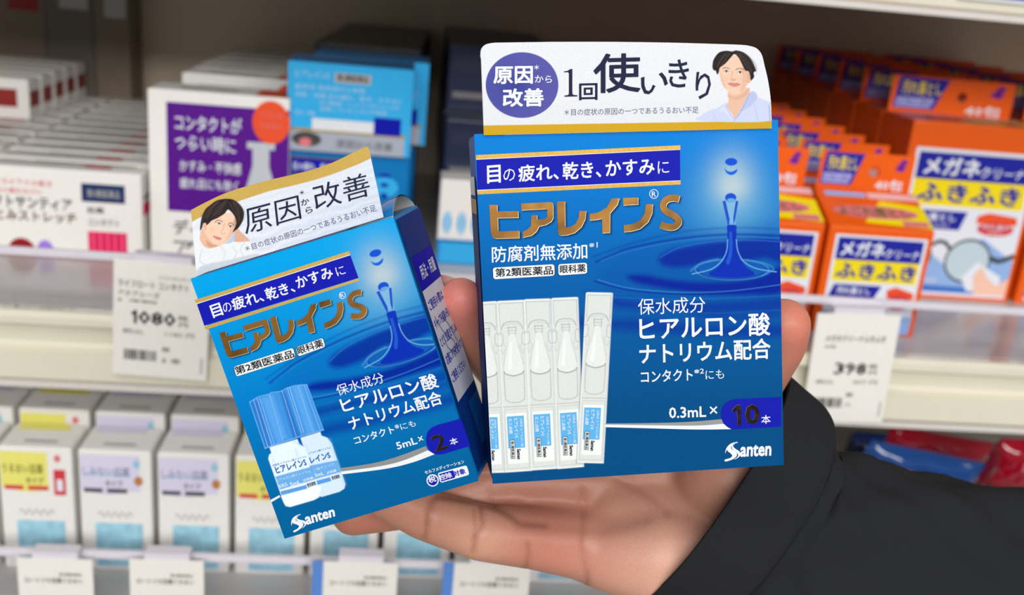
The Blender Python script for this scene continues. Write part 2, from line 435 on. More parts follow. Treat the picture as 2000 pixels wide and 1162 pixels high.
for c in range(2):
    for r in range(11):
        y = yA+r*(dA+.0026); x = xA-c*(wA+.004)+random.uniform(-.0012, .0012)*(r > 0)
        if c == 1 and r == 0: pass
        l = ('low white carton with maroon and lilac dots, at the front left of the shelf' if (c, r) == (0, 0) else
             'low white carton at the front of the far left column' if (c, r) == (1, 0) else
             'low white carton in the %s row back of the %s column' % (ORD[r], 'right hand' if c == 0 else 'far left'))
        if n == 0: cA = carton('eye_drop_carton', l, 'box', (x, y, ZM), wA, dA, hA, cw, ptopA, letA, 'low white cartons in two columns')
        else: dup(cA, (x, y, ZM), l)
        n += 1
# second layer and tall stock in the dark back left corner
dred = mat('dark_red_card', (150, 44, 40), 0.45); tan = mat('beige_card', (190, 178, 160), 0.5)
xl = xA-(wA+.004)
pr = {'front': [('r', .1, .3, .9, .75, dred)], 'left': [('r', .1, .3, .9, .7, dred)], 'right': [('r', .1, .3, .9, .7, dred)]}
lay = None
for r in range(5):
    y = yA+(r+5)*(dA+.0026)+.02
    l = 'white and dark red carton atop the left column, ' + ORD[r]+' of five from the front'
    if lay is None: lay = carton('medicine_carton', l, 'box', (xl-.012, y, ZM+hA+.0004), wA*.86, .024, .030, cw, pr, {}, 'cartons layered on the left column')
    else: dup(lay, (xl-.012, y, ZM+hA+.0004), l, 'cartons layered on the left column')
x_ = P(-20, 120, .93)[0]; shaded_grey = mat('shaded_grey_card', (112, 104, 94), .5); shaded_brown = mat('shaded_brown_card', (128, 114, 98), .5)  # card tones darkened so the colour holds the back corner's shade
for k, (w_, h_, m_, l) in enumerate([(.042, .112, shaded_brown, 'tall dim beige carton standing at the far back left edge'),
                                     (.040, .118, shaded_grey, 'tall dim grey carton at the back left, second from the edge'),
                                     (.030, .112, shaded_brown, 'tall dim beige carton at the back left beside the bare panel')]):
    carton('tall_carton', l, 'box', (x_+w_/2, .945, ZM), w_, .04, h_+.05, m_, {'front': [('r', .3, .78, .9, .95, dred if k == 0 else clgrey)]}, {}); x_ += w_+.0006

# --- B: white carton with the purple panel
yBf = .655
b0, b1 = P(288, 190, yBf), P(566, 200, yBf)
wB, hB, dB = b1[0]-b0[0], P(420, 183, yBf)[2]-ZM, .034
xB = (b0[0]+b1[0])/2
vial = mat('vial_grey_ink', (196, 200, 206), .4)
pB = {'front': [('r', .13, .30, 1, .935, cpur)] + [('r', .70, .70, .90, .74, vial), ('r', .74, .60, .86, .70, vial),
      ('p', [(.74, .60), (.86, .60), (.93, .42), (.95, .30), (.67, .30), (.68, .42)], vial), ('e', .87, .86, .135, .125, corg)],
      'top': [('r', .75, .1, 1, .9, corg), ('r', .2, .3, .6, .5, clgrey)]}
lB = {'front': [('t', 'コンタクトが', .19, .78, .66, .87, white, .02), ('t', 'つらい時に', .19, .66, .62, .755, white, .02),
                ('t', 'かすみ・不快感', .22, .54, .66, .61, white, .02), ('t', '疲れ目にも効く', .22, .44, .64, .505, white, .02),
                ('t', 'ディアル', .17, .16, .62, .25, ctext, .02), ('t', 'ア', .17, .03, .32, .12, ctext),
                ('t', 'ソフトな', .79, .88, .95, .92, cpink), ('t', 'うるおい', .79, .82, .95, .86, cpink)]}
for r in range(7):
    l = ('white carton with purple panel and orange circle, front of its column' if r == 0 else 'white carton of the purple panel kind, %s in its column from the front' % ORD[r])
    x = xB+.0005*r+random.uniform(-.001, .001)*(r > 0)
    if r == 0: cB = carton('eye_drop_carton', l, 'box', (x, yBf, ZM), wB, dB, hB, cw, pB, lB, 'purple panel cartons')
    else: dup(cB, (x, .745+(r-1)*.0352, ZM-.0), l)

# --- C: blue eye drop cartons standing, with one lying on top
cblue = mat('blue_card', (0, 120, 190), 0.3, coat=0.3); csky = mat('sky_ink', (52, 178, 238), 0.3, coat=.3)
silver = mat('silver_card', (178, 186, 200), 0.35, 0.2); cyel = mat('dull_gold_ink', (170, 140, 60), .4)
yC = .665
c0, c1 = P(566, 300, yC), P(800, 305, yC)
wC, hC, dC = c1[0]-c0[0], P(680, 300, yC)[2]-ZM, .024
xC = (c0[0]+c1[0])/2
pC = {'front': [('r', 0, .80, .62, .93, royal), ('r', 0, .93, .62, .945, gold), ('r', 0, .785, .62, .80, gold), ('r', .05, .62, .6, .72, gold),
                ('r', .04, .06, .36, .42, clgrey), ('e', .80, .83, .05, .02, royal), ('e', .81, .66, .04, .03, royal), ('e', .8, .45, .2, .06, royal),
                ('e', .8, .73, .12, .09, csky), ('e', .80, .75, .035, .02, royal), ('e', .80, .66, .03, .02, royal)],
      'top': [('r', .05, .1, .95, .8, silver)]}
lC = {'front': [('t', '目の疲れ、乾き、かすみに', .03, .83, .58, .90, white, .02), ('t', '保水成分', .5, .40, .7, .45, white), ('t', 'ヒアルロン酸', .5, .3, .95, .37, white, .02), ('t', 'ナトリウム配合', .5, .2, .95, .27, white, .02)]}
for r in range(5):
    l = 'blue eye drop carton standing behind the small held carton, front of its column' if r == 0 else 'blue eye drop carton standing in the dim column, %s from the front' % ORD[r]
    if r == 0: cC = carton('eye_drop_carton', l, 'box', (xC, yC, ZM), wC, dC, hC, cblue, pC, lC, 'standing blue cartons')
    else: dup(cC, (xC+.001*r, yC+r*(dC+.003), ZM), l)
yC2 = yC-.004
e0_, e1_ = P(552, 130, yC2), P(798, 140, yC2); wE = e1_[0]-e0_[0]; hE = P(680, 128, yC2)[2]-(ZM+hC+.0008)
pE = {'front': [('r', 0, .26, 1, 1, csky), ('r', 0, .225, 1, .26, cyel), ('r', 0, 0, 1, .225, silver),
                ('r', .37, .80, .66, .91, clgrey), ('r', .20, .25, .70, .38, white), ('r', .70, .24, .92, .44, royal),
                ('p', [(u, v) for u, v in ell(.16, .135, .12, .085, 18)], ctext), ('e', .15, .10, .05, .05, cpink), ('r', .955, 0, 1, 1, csky)],
      'right': [('r', .05, .0, .9, .92, silver)], 'top': [('r', 0, 0, 1, 1, cblue)]}
tE = mat('pale_text_ink', (170, 214, 240), .4)
lE = {'front': [('t', 'ヒアレインS', .06, .83, .33, .91, tE), ('t', '第2類医薬品', .39, .82, .64, .90, ctext, .02), ('t', '販売名 有効成分と効能', .06, .70, .62, .76, tE),
                ('t', '効能・効果 目の疲れ、乾き、かすみに', .06, .61, .92, .67, tE), ('t', '目の異物感、ハードコンタクトレンズを', .26, .54, .90, .59, tE),
                ('t', '装着しているときの不快感', .26, .47, .8, .52, tE), ('t', '用法・用量', .06, .41, .22, .46, tE), ('t', '原因から改善', .40, .06, .86, .16, cgrey)]}
for r in range(2):
    l = 'light blue carton lying on top of the standing blue cartons, silver strip below' if r == 0 else 'light blue carton lying just behind the top one, only its top edge lit'
    if r == 0: cE = carton('eye_drop_carton', l, 'box', (xC-.001, yC2, ZM+hC+.0008), wE, .046, hE, csky, pE, lE, 'lying blue cartons')
    else: dup(cE, (xC+.009, yC2+.049, ZM+hC+.0008), l)
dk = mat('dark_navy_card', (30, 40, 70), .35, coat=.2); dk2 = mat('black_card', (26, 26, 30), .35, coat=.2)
pD = {'front': [('r', .05, .62, .95, .84, navy), ('r', .05, .2, .6, .3, cgrey), ('e', .78, .4, .12, .12, royal)], 'right': [('r', .1, .3, .9, .7, navy)]}
kk = None
for r in range(5):
    y = yC2+.1+r*.045
    l = 'dark carton lying above the blue cartons, %s back in the row' % ORD[r]
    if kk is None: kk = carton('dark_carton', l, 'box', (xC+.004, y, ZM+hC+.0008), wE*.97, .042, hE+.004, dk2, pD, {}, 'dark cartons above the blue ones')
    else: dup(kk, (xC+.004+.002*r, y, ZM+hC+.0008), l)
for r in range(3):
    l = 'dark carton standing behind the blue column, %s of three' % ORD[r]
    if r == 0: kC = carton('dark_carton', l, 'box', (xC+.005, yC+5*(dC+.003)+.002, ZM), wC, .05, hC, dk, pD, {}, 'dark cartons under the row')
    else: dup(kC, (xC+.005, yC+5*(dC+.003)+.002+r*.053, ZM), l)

# --- D: column right of the blue ones: pale vial carton in front, dark navy stacks behind
yD = .685
d0 = P(862, 350, yD); wD = .085; xD = d0[0]+wD/2
hD = P(880, 352, yD)[2]-ZM
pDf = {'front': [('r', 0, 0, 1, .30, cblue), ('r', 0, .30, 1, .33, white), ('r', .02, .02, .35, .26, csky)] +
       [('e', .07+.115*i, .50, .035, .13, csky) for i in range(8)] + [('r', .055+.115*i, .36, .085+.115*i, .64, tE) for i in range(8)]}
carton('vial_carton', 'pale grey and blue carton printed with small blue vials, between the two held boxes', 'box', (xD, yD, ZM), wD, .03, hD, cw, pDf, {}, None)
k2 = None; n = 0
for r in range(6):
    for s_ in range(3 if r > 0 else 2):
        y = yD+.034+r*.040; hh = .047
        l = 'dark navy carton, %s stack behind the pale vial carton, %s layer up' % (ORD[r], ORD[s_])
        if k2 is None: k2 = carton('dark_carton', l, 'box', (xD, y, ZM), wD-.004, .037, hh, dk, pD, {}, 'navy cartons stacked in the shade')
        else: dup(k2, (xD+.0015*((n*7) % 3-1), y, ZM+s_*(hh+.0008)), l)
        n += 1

# --- E: orange cartons of lens wipes with hang tabs
orange = mat('orange_card', (240, 96, 10), 0.35, noise=.03, coat=.2)
eblue = mat('ultramarine_ink', (30, 36, 160), .35); eyel = mat('yellow_ink', (250, 226, 10), .4); ewht = mat('cool_white_ink', (232, 236, 246), .4)
epale = mat('pale_blue_ink', (150, 185, 235), .4); epur = mat('violet_ink', (110, 30, 150), .4); eframe = mat('glasses_grey_ink', (60, 70, 80), .4)
elens = mat('lens_ink', (196, 216, 226), .3); eskin = mat('skin_tone_ink', (246, 200, 178), .4); ehole = mat('hole_shadow_card', (110, 50, 24), .6)
def ring(cx, cy, rx, ry, w_, m_):
    a = ell(cx, cy, rx, ry, 28); return ('s', np.vstack([a, a[:1], a[1:2]]), w_, m_)
def orange_extra(big):
    def f(t, w, d, h):
        ht = .024 if not big else .026
        # hang tab standing at the back edge, with a real punched hole
        y0 = d-.0006; cx = 0.06*w; cz = h+ht*.52; rr = .0036
        mb = MB(); x0, x1 = -w/2+.001, w/2-.004; N = 24
        hole = [(cx+rr*math.cos(2*math.pi*i/N), cz+rr*math.sin(2*math.pi*i/N)) for i in range(N)]
        out = []
        for i in range(N):
            a = 2*math.pi*i/N; c, s_ = math.cos(a), math.sin(a); k = 1e9
            if c > 1e-6: k = min(k, (x1-cx)/c)
            if c < -1e-6: k = min(k, (x0-cx)/c)
            if s_ > 1e-6: k = min(k, (h+ht-cz)/s_)
            if s_ < -1e-6: k = min(k, (h-cz)/s_)
            out.append((cx+c*k, cz+s_*k))
        cor = [(x1, h+ht), (x0, h+ht), (x0, h), (x1, h)]
        for yy, fl in ((y0, 1), (y0+.0005, -1)):
            for i in range(N):
                j = (i+1) % N; q = [hole[i], out[i], out[j], hole[j]]
                ai, aj = 2*math.pi*i/N, 2*math.pi*(i+1)/N
                for cc in cor:
                    ac = math.atan2(cc[1]-cz, cc[0]-cx) % (2*math.pi)
                    if ai < ac < aj: q = [hole[i], out[i], cc, out[j], hole[j]]
                p = [(x, yy, z) for x, z in q]; mb.poly(p[::fl], orange)
        tb = mb.build('hang_tab', t)
        mb = MB(); e = y0-.00012
        A = lambda u, v, k=0: (x0+u*(x1-x0), e-k*.00004, h+v*ht)
        mb.poly([A(.03, .12), (A(.36, .12)), A(.46, .97), A(.05, .97)], eblue)
        mb.poly([A(.05, .16, 1), A(.33, .16, 1), A(.36, .42, 1), A(.055, .42, 1)], mat('lilac_white_ink', (170, 170, 225), .4))
        mb.poly([A(.80, .62), A(.88, .55), A(.92, .68), A(.85, .82)], epur); mb.poly([A(.84, .80), A(.90, .74), A(.93, .84), A(.88, .92)], epur)
        mb.build('tab_print', tb)
        mb = MB()
        for txt, u0, v0, u1, v1, m_ in (('汚れ落とし', .08, .5, .40, .88, eyel), ('よごれくっきり', .07, .2, .32, .38, eblue), ('40包', .62, .04, .92, .34, ewht)):
            vs, fs, _a = glyphs(txt, .02, 1); mb.add([np.array(A(u0+(u1-u0)*a, v0+(v1-v0)*b, 3)) for a, b in vs], fs, m_)
        mb.build('tab_lettering', tb)['kind'] = 'stuff'
    return f
def front_orange(big):
    fr = [('r', .07, 0.02, .95, .93, ewht), ('r', .10, .70, .92, .905, eblue), ('r', .10, .50, .92, .70, eyel), ('p', [(.08, .30), (.52, .30), (.60, .47), (.14, .47)], eblue),
          ('p', [(.07, .02), (.95, .02), (.95, .20), (.55, .16), (.07, .22)], epale), ('p', [(.66, .44), (.74, .47), (.92, .42), (.93, .36), (.66, .38)], corg),
          ('e', .785, .33, .13, .075, cred)]
    if big:
        fr = [('r', .06, .02, .97, .93, ewht), ('r', .09, .745, .94, .905, eblue), ('r', .09, .585, .94, .745, eyel), ('p', [(.07, .44), (.50, .44), (.54, .555), (.09, .555)], eblue),
              ('p', [(.06, .04), (.97, .04), (.97, .26), (.7, .40), (.45, .22), (.30, .30), (.06, .22)], epale), ('p', [(.06, .04), (.97, .04), (.97, .08), (.06, .085)], mat('mid_blue_ink', (70, 120, 205), .4)),
              ('p', [(.62, .535), (.70, .56), (.92, .54), (.93, .49), (.62, .49)], corg), ('e', .775, .46, .14, .042, cred),
              ('e', .20, .27, .125, .12, elens), ring(.20, .27, .13, .125, .012, eframe), ('e', .62, .25, .165, .13, elens), ring(.62, .25, .17, .135, .014, eframe),
              ('s', [(.31, .33), (.37, .365), (.42, .36), (.47, .32)], .022, eframe), ('s', [(.78, .28), (.86, .26), (.97, .30)], .03, eframe),
              ('p', [(.66, .06), (.60, .14), (.70, .25), (.90, .16), (.92, .04)], ewht), ('p', [(.72, .04), (.69, .16), (.74, .22), (.80, .15), (.88, .10), (.97, .16), (.97, .04)], eskin)]
    if big:
        k_ = .925
        def sq(it):
            if it[0] == 'r': return (it[0], it[1], it[2]*k_, it[3], it[4]*k_, it[5])
            if it[0] == 'p': return ('p', [(u, v*k_) for u, v in it[1]], it[2])
            if it[0] == 's': return ('s', [(u, v*k_) for u, v in it[1]], it[2], it[3])
            if it[0] == 'e': return ('e', it[1], it[2]*k_, it[3], it[4]*k_, it[5])
        fr = [sq(i) for i in fr]
    s_ = (lambda v: v) if not big else (lambda v: .585+(v-.50)*.79)
    lt = [('t', 'メガネ', .14, s_(.735), .56, s_(.875), ewht, .045), ('t', 'クリーナ', .57, s_(.735), .90, s_(.82), ewht, .02), ('t', 'ふきふき', .13, s_(.53), .90, s_(.675), eblue, .04)]
    if big: lt += [('t', '汚れ落とし', .11, .49, .46, .54, ewht, .03), ('t', '（くもり止め）', .13, .455, .42, .475, ewht), ('t', '持ち運び', .67, .46, .88, .49, ewht), ('t', '40包入', .72, .43, .84, .452, ewht), ('t', '40包（個別包装）', .12, .10, .42, .13, ewht)]
    if big: lt = [i[:3]+(i[3]*.925, i[4], i[5]*.925)+i[6:] for i in lt]
    else: lt += [('t', '汚れ落とし', .17, .38, .50, .45, ewht, .03), ('t', '（くもり止め）', .16, .32, .45, .36, ewht), ('t', '持ち運び', .68, .32, .89, .36, ewht)]
    tp = [('p', [(.35, .12), (1, .05), (1, .62), (.60, .72)], eyel), ('e', .5, .40, .42, .17, cpink), ('r', .08, .78, .48, .9, epale), ('r', .5, .76, 1, .92, mat('pale_pink_ink', (240, 190, 190), .4)), ('r', .72, .08, .97, .22, cpink)]
    lp = [('t', 'よごれ落とし', .14, .28, .84, .52, mat('olive_ink', (110, 110, 60), .4), .03)]
    return {'front': fr, 'top': tp}, {'front': lt, 'top': lp}
def solveY(px, py, z): return atz(px, py, z)[1]
yS = .585
s0, s1 = P(1622, 450, yS), P(1826, 462, yS)
wS = s1[0]-s0[0]; hS = P(1720, 447, yS)[2]-ZM; dS = .036; xS = (s0[0]+s1[0])/2
pS, lS = front_orange(False)
cS = None
for c in range(3):
    for r in range(7):
        l = {(0, 0): 'small orange lens wipe carton in front, complete label visible above the 398 price tag',
             (1, 0): 'small orange lens wipe carton cut off by the right edge of the large blue box'}.get((c, r), 'small orange lens wipe carton, %s row back in the %s column from the right' % (ORD[r], ORD[c]))
        x = xS-c*(wS+.0045)+random.uniform(-.0008, .0008); y = yS+r*(dS+.0035)
        if cS is None: cS = carton('lens_wipe_carton', l, 'box', (x, y, ZM), wS, dS, hS, orange, pS, lS, 'small orange wipe cartons', orange_extra(False), rise=.016)
        else: dup(cS, (x, y, ZM), l)
xb0 = P(1784, 245, .675); wG = .098; hG = P(1850, 240, .675)[2]-ZM; dG = .046
yG = .675
pG, lG = front_orange(True); cG = None
for c in range(2):
    for r in range(6):
        l = {(0, 0): 'large orange lens wipe carton with eyeglasses picture at the right, front of its column',
             (1, 0): 'large orange lens wipe carton beyond the right edge of the picture'}.get((c, r), 'large orange lens wipe carton, %s row back, %s column' % (ORD[r], 'inner' if c == 0 else 'outer'))
        x = xb0[0]+wG/2+c*(wG+.006); y = yG+r*(dG+.0045)
        if cG is None: cG = carton('lens_wipe_carton', l, 'box', (x, y, ZM), wG, dG, hG, orange, pG, lG, 'large orange wipe cartons', orange_extra(True))
        else: dup(cG, (x, y, ZM), l)

# --- lower shelf: small white cartons
yW = .535
w0 = P(152, 878, yW); w1 = P(307, 884, yW); pitch = w1[0]-w0[0]; wW = pitch-.0035
hW = w0[2]-ZL; dW = .03
sky = mat('watercolour_blue_ink', (158, 208, 228), .5, noise=.22, scale=120); lemon = mat('lemon_ink', (240, 232, 120), .4); lilp = mat('pale_lilac_ink', (222, 216, 238), .4)
darkp = mat('dark_pill_ink', (80, 80, 92), .4); amber = mat('amber_ink', (190, 130, 80), .4)
def white_prints(yel):
    b = lemon if yel else lilp; pill = cred if yel else darkp
    fr = [('r', .02, .80-.13, .66 if yel else .84, .965, b), ('e', .38, .69, .30, .05, b),
          ('r', .06, .655, .32, .69, pill), ('r', .38, .655, .66, .69, pill), ('r', .20, .03, .86, .40, sky)]
    if yel: fr += [('e', .80, .92, .045, .03, cpink), ('r', .74, .62, .90, .83, cred), ('r', .78, .655, .86, .75, ewht)]
    else: fr += [('e', .80, .90, .05, .035, sky), ('e', .82, .76, .06, .04, amber), ('r', .08, .80, .70, .81, sky)]
    tp = [('r', .08, .72, .80, .97, b), ('r', .3, .2, .75, .3, clgrey)]
    lt = [('t', 'うるおい目薬' if yel else 'しみない目薬', .05, .79, .60 if yel else .70, .87, mat('olive_text_ink', (120, 118, 60), .4) if yel else mat('slate_ink', (140, 148, 182), .4), .01),
          ('t', 'タイプ', .36, .71, .60, .76, ctext)]
    xs = np.linspace(.25, .72, 26)
    lt.append(('s', [(x, .475+.022*math.sin(i*1.15)) for i, x in enumerate(xs)], .012, clgrey))
    return {'front': fr, 'top': tp}, {'front': lt}
protos = {}
kinds = ['y', 'l', 'y', 'l', 'l', 'y', 'l', 'l', 'y', 'l']   # from px -158 rightwards
kinds = {-2: 'l', -1: 'y', 0: 'l', 1: 'l', 2: 'y', 3: 'l', 4: 'l', 5: 'y', 6: 'l', 7: 'y'}
wherew = {-1: 'leftmost whole one, yellow header with red pills, on the lower shelf', 0: 'second from the left on the lower shelf, lilac header', 1: 'third from the left on the lower shelf, lilac header',
          2: 'yellow header, half behind the small held carton', 3: 'peeking out below the small held carton', 4: 'peeking out between the little finger and the shelf lip',
          -2: 'cut by the left picture edge, lilac header', 5: 'under the palm', 6: 'behind the wrist', 7: 'behind the sleeve'}
mb = MB(); mb.box(w0[0]-2*pitch, w0[0]+8*pitch, yW+dW+.002, yW+5*(dW+.003), ZL+.0002, ZL+.008, acredge)
tag(mb.build('shelf_riser'), 'low white riser under the back rows of small white cartons', 'riser')
for i, kd in kinds.items():
    x = w0[0]+pitch*i+wW/2
    for r in range(5):
        z = ZL+(.0081 if r else 0); y = yW+r*(dW+.003)
        l = ('small white carton, '+wherew[i]) if r == 0 else ('small white carton, %s header, %s row back, %s column of the lower shelf' % ('yellow' if kd == 'y' else 'lilac', ORD[r], ORD[i+2]))
        if kd not in protos:
            a, b = white_prints(kd == 'y'); protos[kd] = carton('small_carton', l, 'box', (x, y, z), wW, dW, hW, cw, a, b, 'small white cartons on the lower shelf')
        else: dup(protos[kd], (x, y, z), l)
# dim stock far back on the lower shelf
bk = None
for i in range(9):
    q = P(60+i*118, 760, .86); m_ = [dk, tan, dk2, tan, cw, dk, tan, cw, dk2][i]; hh = [.11, .1, .108, .104, .1, .11, .1, .1, .1][i]
    carton('deep_carton', ['dark', 'beige', 'black', 'beige', 'pale', 'dark', 'beige', 'pale', 'black'][i]+' carton standing far back on the lower shelf, %s from the left' % ORD[i],
           'box', (q[0], .86, ZL), .05, .05, hh, m_, {'front': [('r', .1, .5, .9, .8, [sky, cgrey, dred, cgrey, amber, navy, cgrey, sky, dred][i])]}, {})

# --- price tags
ONE = [(.42, 0), (.82, 0), (.82, 1), (.52, 1), (.05, .80), (.05, .60), (.42, .72)]
def price_tag(px0, px1, pyt, pyb, label, price, lines, strip=False, rot=0.0, Y=YF-.0098, sub=('税込', '1180 円')):
    a = P(px0, pyt, Y); b = P(px1, pyt, Y); c = P((px0+px1)/2, pyb, Y); w = b[0]-a[0]; h = a[2]-c[2]
    t = thing('price_tag', label, 'price tag', ((a[0]+b[0])/2, Y, a[2])); t.rotation_euler = (0, rot, 0)
    mb = MB(); mb.box(-w/2, w/2, 0, .0006, -h, 0, mat('tag_card', (240, 236, 229), .5)); mb.build('card', t)
    mb = MB(); mb.box(-w*.3, w*.3, .0006, .0085, -.010, .0035, acredge); mb.build('clip', t)
    if strip:
        mb = MB(); mb.box(-w/2-.006, -w/2, -.0002, .0006, -h, .0, mat('tag_blue', (92, 140, 214), .4)); mb.build('blue_strip', t)
    mb = MB()
    def T(txt, u0, v0, u1, v1, m_=ctext, bd=.01):
        vs, fs, _a = glyphs(txt, bd, 1); mb.add([(-w/2+w*(u0+(u1-u0)*p), -.0003, -h*(1-(v0+(v1-v0)*q))) for p, q in vs], fs, m_)
    for L in lines: T(*L)
    if price:
        s_, u0, v0, u1, v1 = price; ws = [.55 if ch == '1' else 1 for ch in s_]; k_ = (u1-u0)/sum(ws); x_ = u0
        for ch, w1_ in zip(s_, ws):  # digits set close together
            if ch == '1':
                mb.poly([(-w/2+w*(x_+k_*(.55*a-.02)), -.0003, -h*(1-(v0+(v1-v0)*b_))) for a, b_ in ONE], black)
            else: T(ch, x_, v0, x_+k_*.95, v1, black, .02)
            x_ += k_*w1_
    if price and sub:
        T('税抜', price[3]+.02, price[2]+.06, price[3]+.12, price[2]+.10); T('円', price[3]+.03, price[2]-.0, price[3]+.12, price[2]+.04)
        T(sub[0], .10, price[2]-.09, .32, price[2]-.05, cgrey); T(sub[1], .55, price[2]-.09, .85, price[2]-.05, cgrey)
        T('1', .93, .06, .95, .2, clgrey)
    mb.build('lettering', t)
    if price and sub:
        mb = MB(); r = random.Random(5); x = .12
        while x < .46:
            ww = r.choice([.006, .01, .016]); mb.poly([(-w/2+w*x, -.0003, -h*.86), (-w/2+w*(x+ww), -.0003, -h*.86), (-w/2+w*(x+ww), -.0003, -h*.77), (-w/2+w*x, -.0003, -h*.77)], ctext); x += ww+r.choice([.006, .012])
        mb.build('barcode', t)
    return t
price_tag(222, 412, 507, 737, 'white price tag reading 1080 on the left of the shelf', ('1080', .19, .46, .66, .575),
          [('ソフトサンティア', .47, .855, .84, .885), ('ライフロート コンタクト', .05, .77, .78, .83), ('アクアシーズ', .05, .69, .48, .74), ('1箱', .05, .645, .46, .665), ('限', .52, .23, .60, .27), ('5 本', .52, .13, .72, .18)], rot=.04)
price_tag(1598, 1762, 609, 826, 'white price tag reading 398 below the orange cartons', ('398', .30, .45, .70, .56),
          [('メガネクリーナふきふき', .14, .75, .86, .81), ('40包', .14, .69, .28, .72), ('限', .5, .24, .58, .28), ('入', .5, .15, .58, .19)], rot=-.035, sub=('税込', '437 円'))
for px0, px1, st, l in ((32, 180, False, 'white lower shelf price tag, leftmost in the bottom row'), (252, 398, False, 'white lower shelf price tag, second in the bottom row'),
                        (632, 778, True, 'white lower shelf price tag with blue strip under the small held carton'), (888, 1038, True, 'white lower shelf price tag with blue strip under the hand')):
    price_tag(px0, px1, 1089+(px0-30)*.012, 1300, l, ('1280', .24, .47, .80, .57) if not st else None, [('第2類医薬品', .55, .85, .85, .875), ('ロートリセ目薬うるおい', .10, .78, .86, .83)], strip=st, sub=None, Y=YL-.0098)

# --- glossy pouches at the lower right
def pouch(label, p0, p1, th, ms, Y, tilt=0.0, lean=.35, colors=()):
    a = P(*p0, Y); b = P(*p1, Y); w = abs(b[0]-a[0]); h = abs(a[2]-b[2]); cx = (a[0]+b[0])/2; zb = min(a[2], b[2])
    t = thing('snack_pouch' if False else 'refill_pouch', label, 'pouch', (cx, Y, zb)); t.rotation_euler = (lean, tilt, 0)
    N = 18; X, Z = np.meshgrid(np.linspace(-1, 1, N), np.linspace(0, 1, N))
    pr = ((1-X**4)*(1-(2*Z-1)**4))**.6
    wr = .0012*np.sin(9*X+5*Z)*np.cos(7*Z*3)+.0008*np.sin(23*X)
    mb = MB(); vs = []; fs = []
    for sg in (-1, 1):
        o = len(vs)
        for i in range(N):
            for j in range(N): vs.append((X[i, j]*w/2, sg*(th/2*pr[i, j]+wr[i, j]*pr[i, j])+0, Z[i, j]*h))
        for i in range(N-1):
            for j in range(N-1):
                q = [o+i*N+j, o+i*N+j+1, o+(i+1)*N+j+1, o+(i+1)*N+j]; fs.append(q if sg < 0 else q[::-1])
    mb.add(vs, fs, ms); mb.build('pouch_body', t, True)
    mb = MB()
    for sh in colors:
        pts = [(u*w, -(th/2*((1-(2*u)**4)*(1-(2*v-1)**4))**.6)-.0012, v*h) for u, v in sh[0]]; mb.poly(pts, sh[1])
    if colors: mb.build('printed_panel', t)
    mb = MB()
    for z0 in (0, h): mb.box(-w/2, w/2, -.0008, .0008, z0-.003, z0+.003, ms)
    mb.build('heat_seal', t)
gred = mat('glossy_red_film', (176, 14, 44), .15, coat=.8); gblue = mat('glossy_blue_film', (34, 88, 165), .15, coat=.8)
gpink = mat('glossy_pink_film', (222, 40, 96), .2, coat=.8); gsil = mat('clear_silver_film', (170, 160, 160), .15, .3, coat=.8); gyel = mat('film_yellow_ink', (215, 205, 60), .3)
R_ = lambda u0, v0, u1, v1: [(u0, v0), (u1, v0), (u1, v1), (u0, v1)]
pouch('dark red glossy pouch leaning at the back of the lower right shelf', (1700, 905), (1925, 842), .014, gred, .70, .12)
pouch('blue glossy pouch with yellow squiggles beside the sleeve', (1640, 960), (1895, 868), .02, gblue, .63, .16, colors=[(R_(-.25, .55, 0, .8), gpink), (stroke_poly([(-.1, .5), (0, .6), (.06, .42), (.14, .5), (.2, .3), (.3, .35)], .05), gyel), (R_(.3, .3, .42, .7), epale)])
pouch('red topped glossy pouch with clear silver window at the right picture edge', (1905, 945), (2040, 843), .02, gred, .62, .0, colors=[(R_(-.45, .05, .45, .58), gsil), (R_(-.05, .6, .1, .95), cpink)])
pouch('flat pink glossy pouch at the front of the lower right shelf', (1850, 1010), (2060, 952), .02, gpink, .585, .05, colors=[(R_(-.3, .62, .4, .8), cpink)])
pouch('magenta glossy pouch under the wrist at the bottom of the picture', (1075, 1215), (1240, 1136), .02, gpink, .555)
pouch('navy and yellow glossy pouch in the dark beside the sleeve', (1640, 905), (1722, 838), .02, mat('glossy_navy_film', (26, 44, 96), .2, coat=.6), .68, colors=[(R_(-.1, .4, .3, .8), gred), (R_(-.2, .2, .2, .35), gyel)])
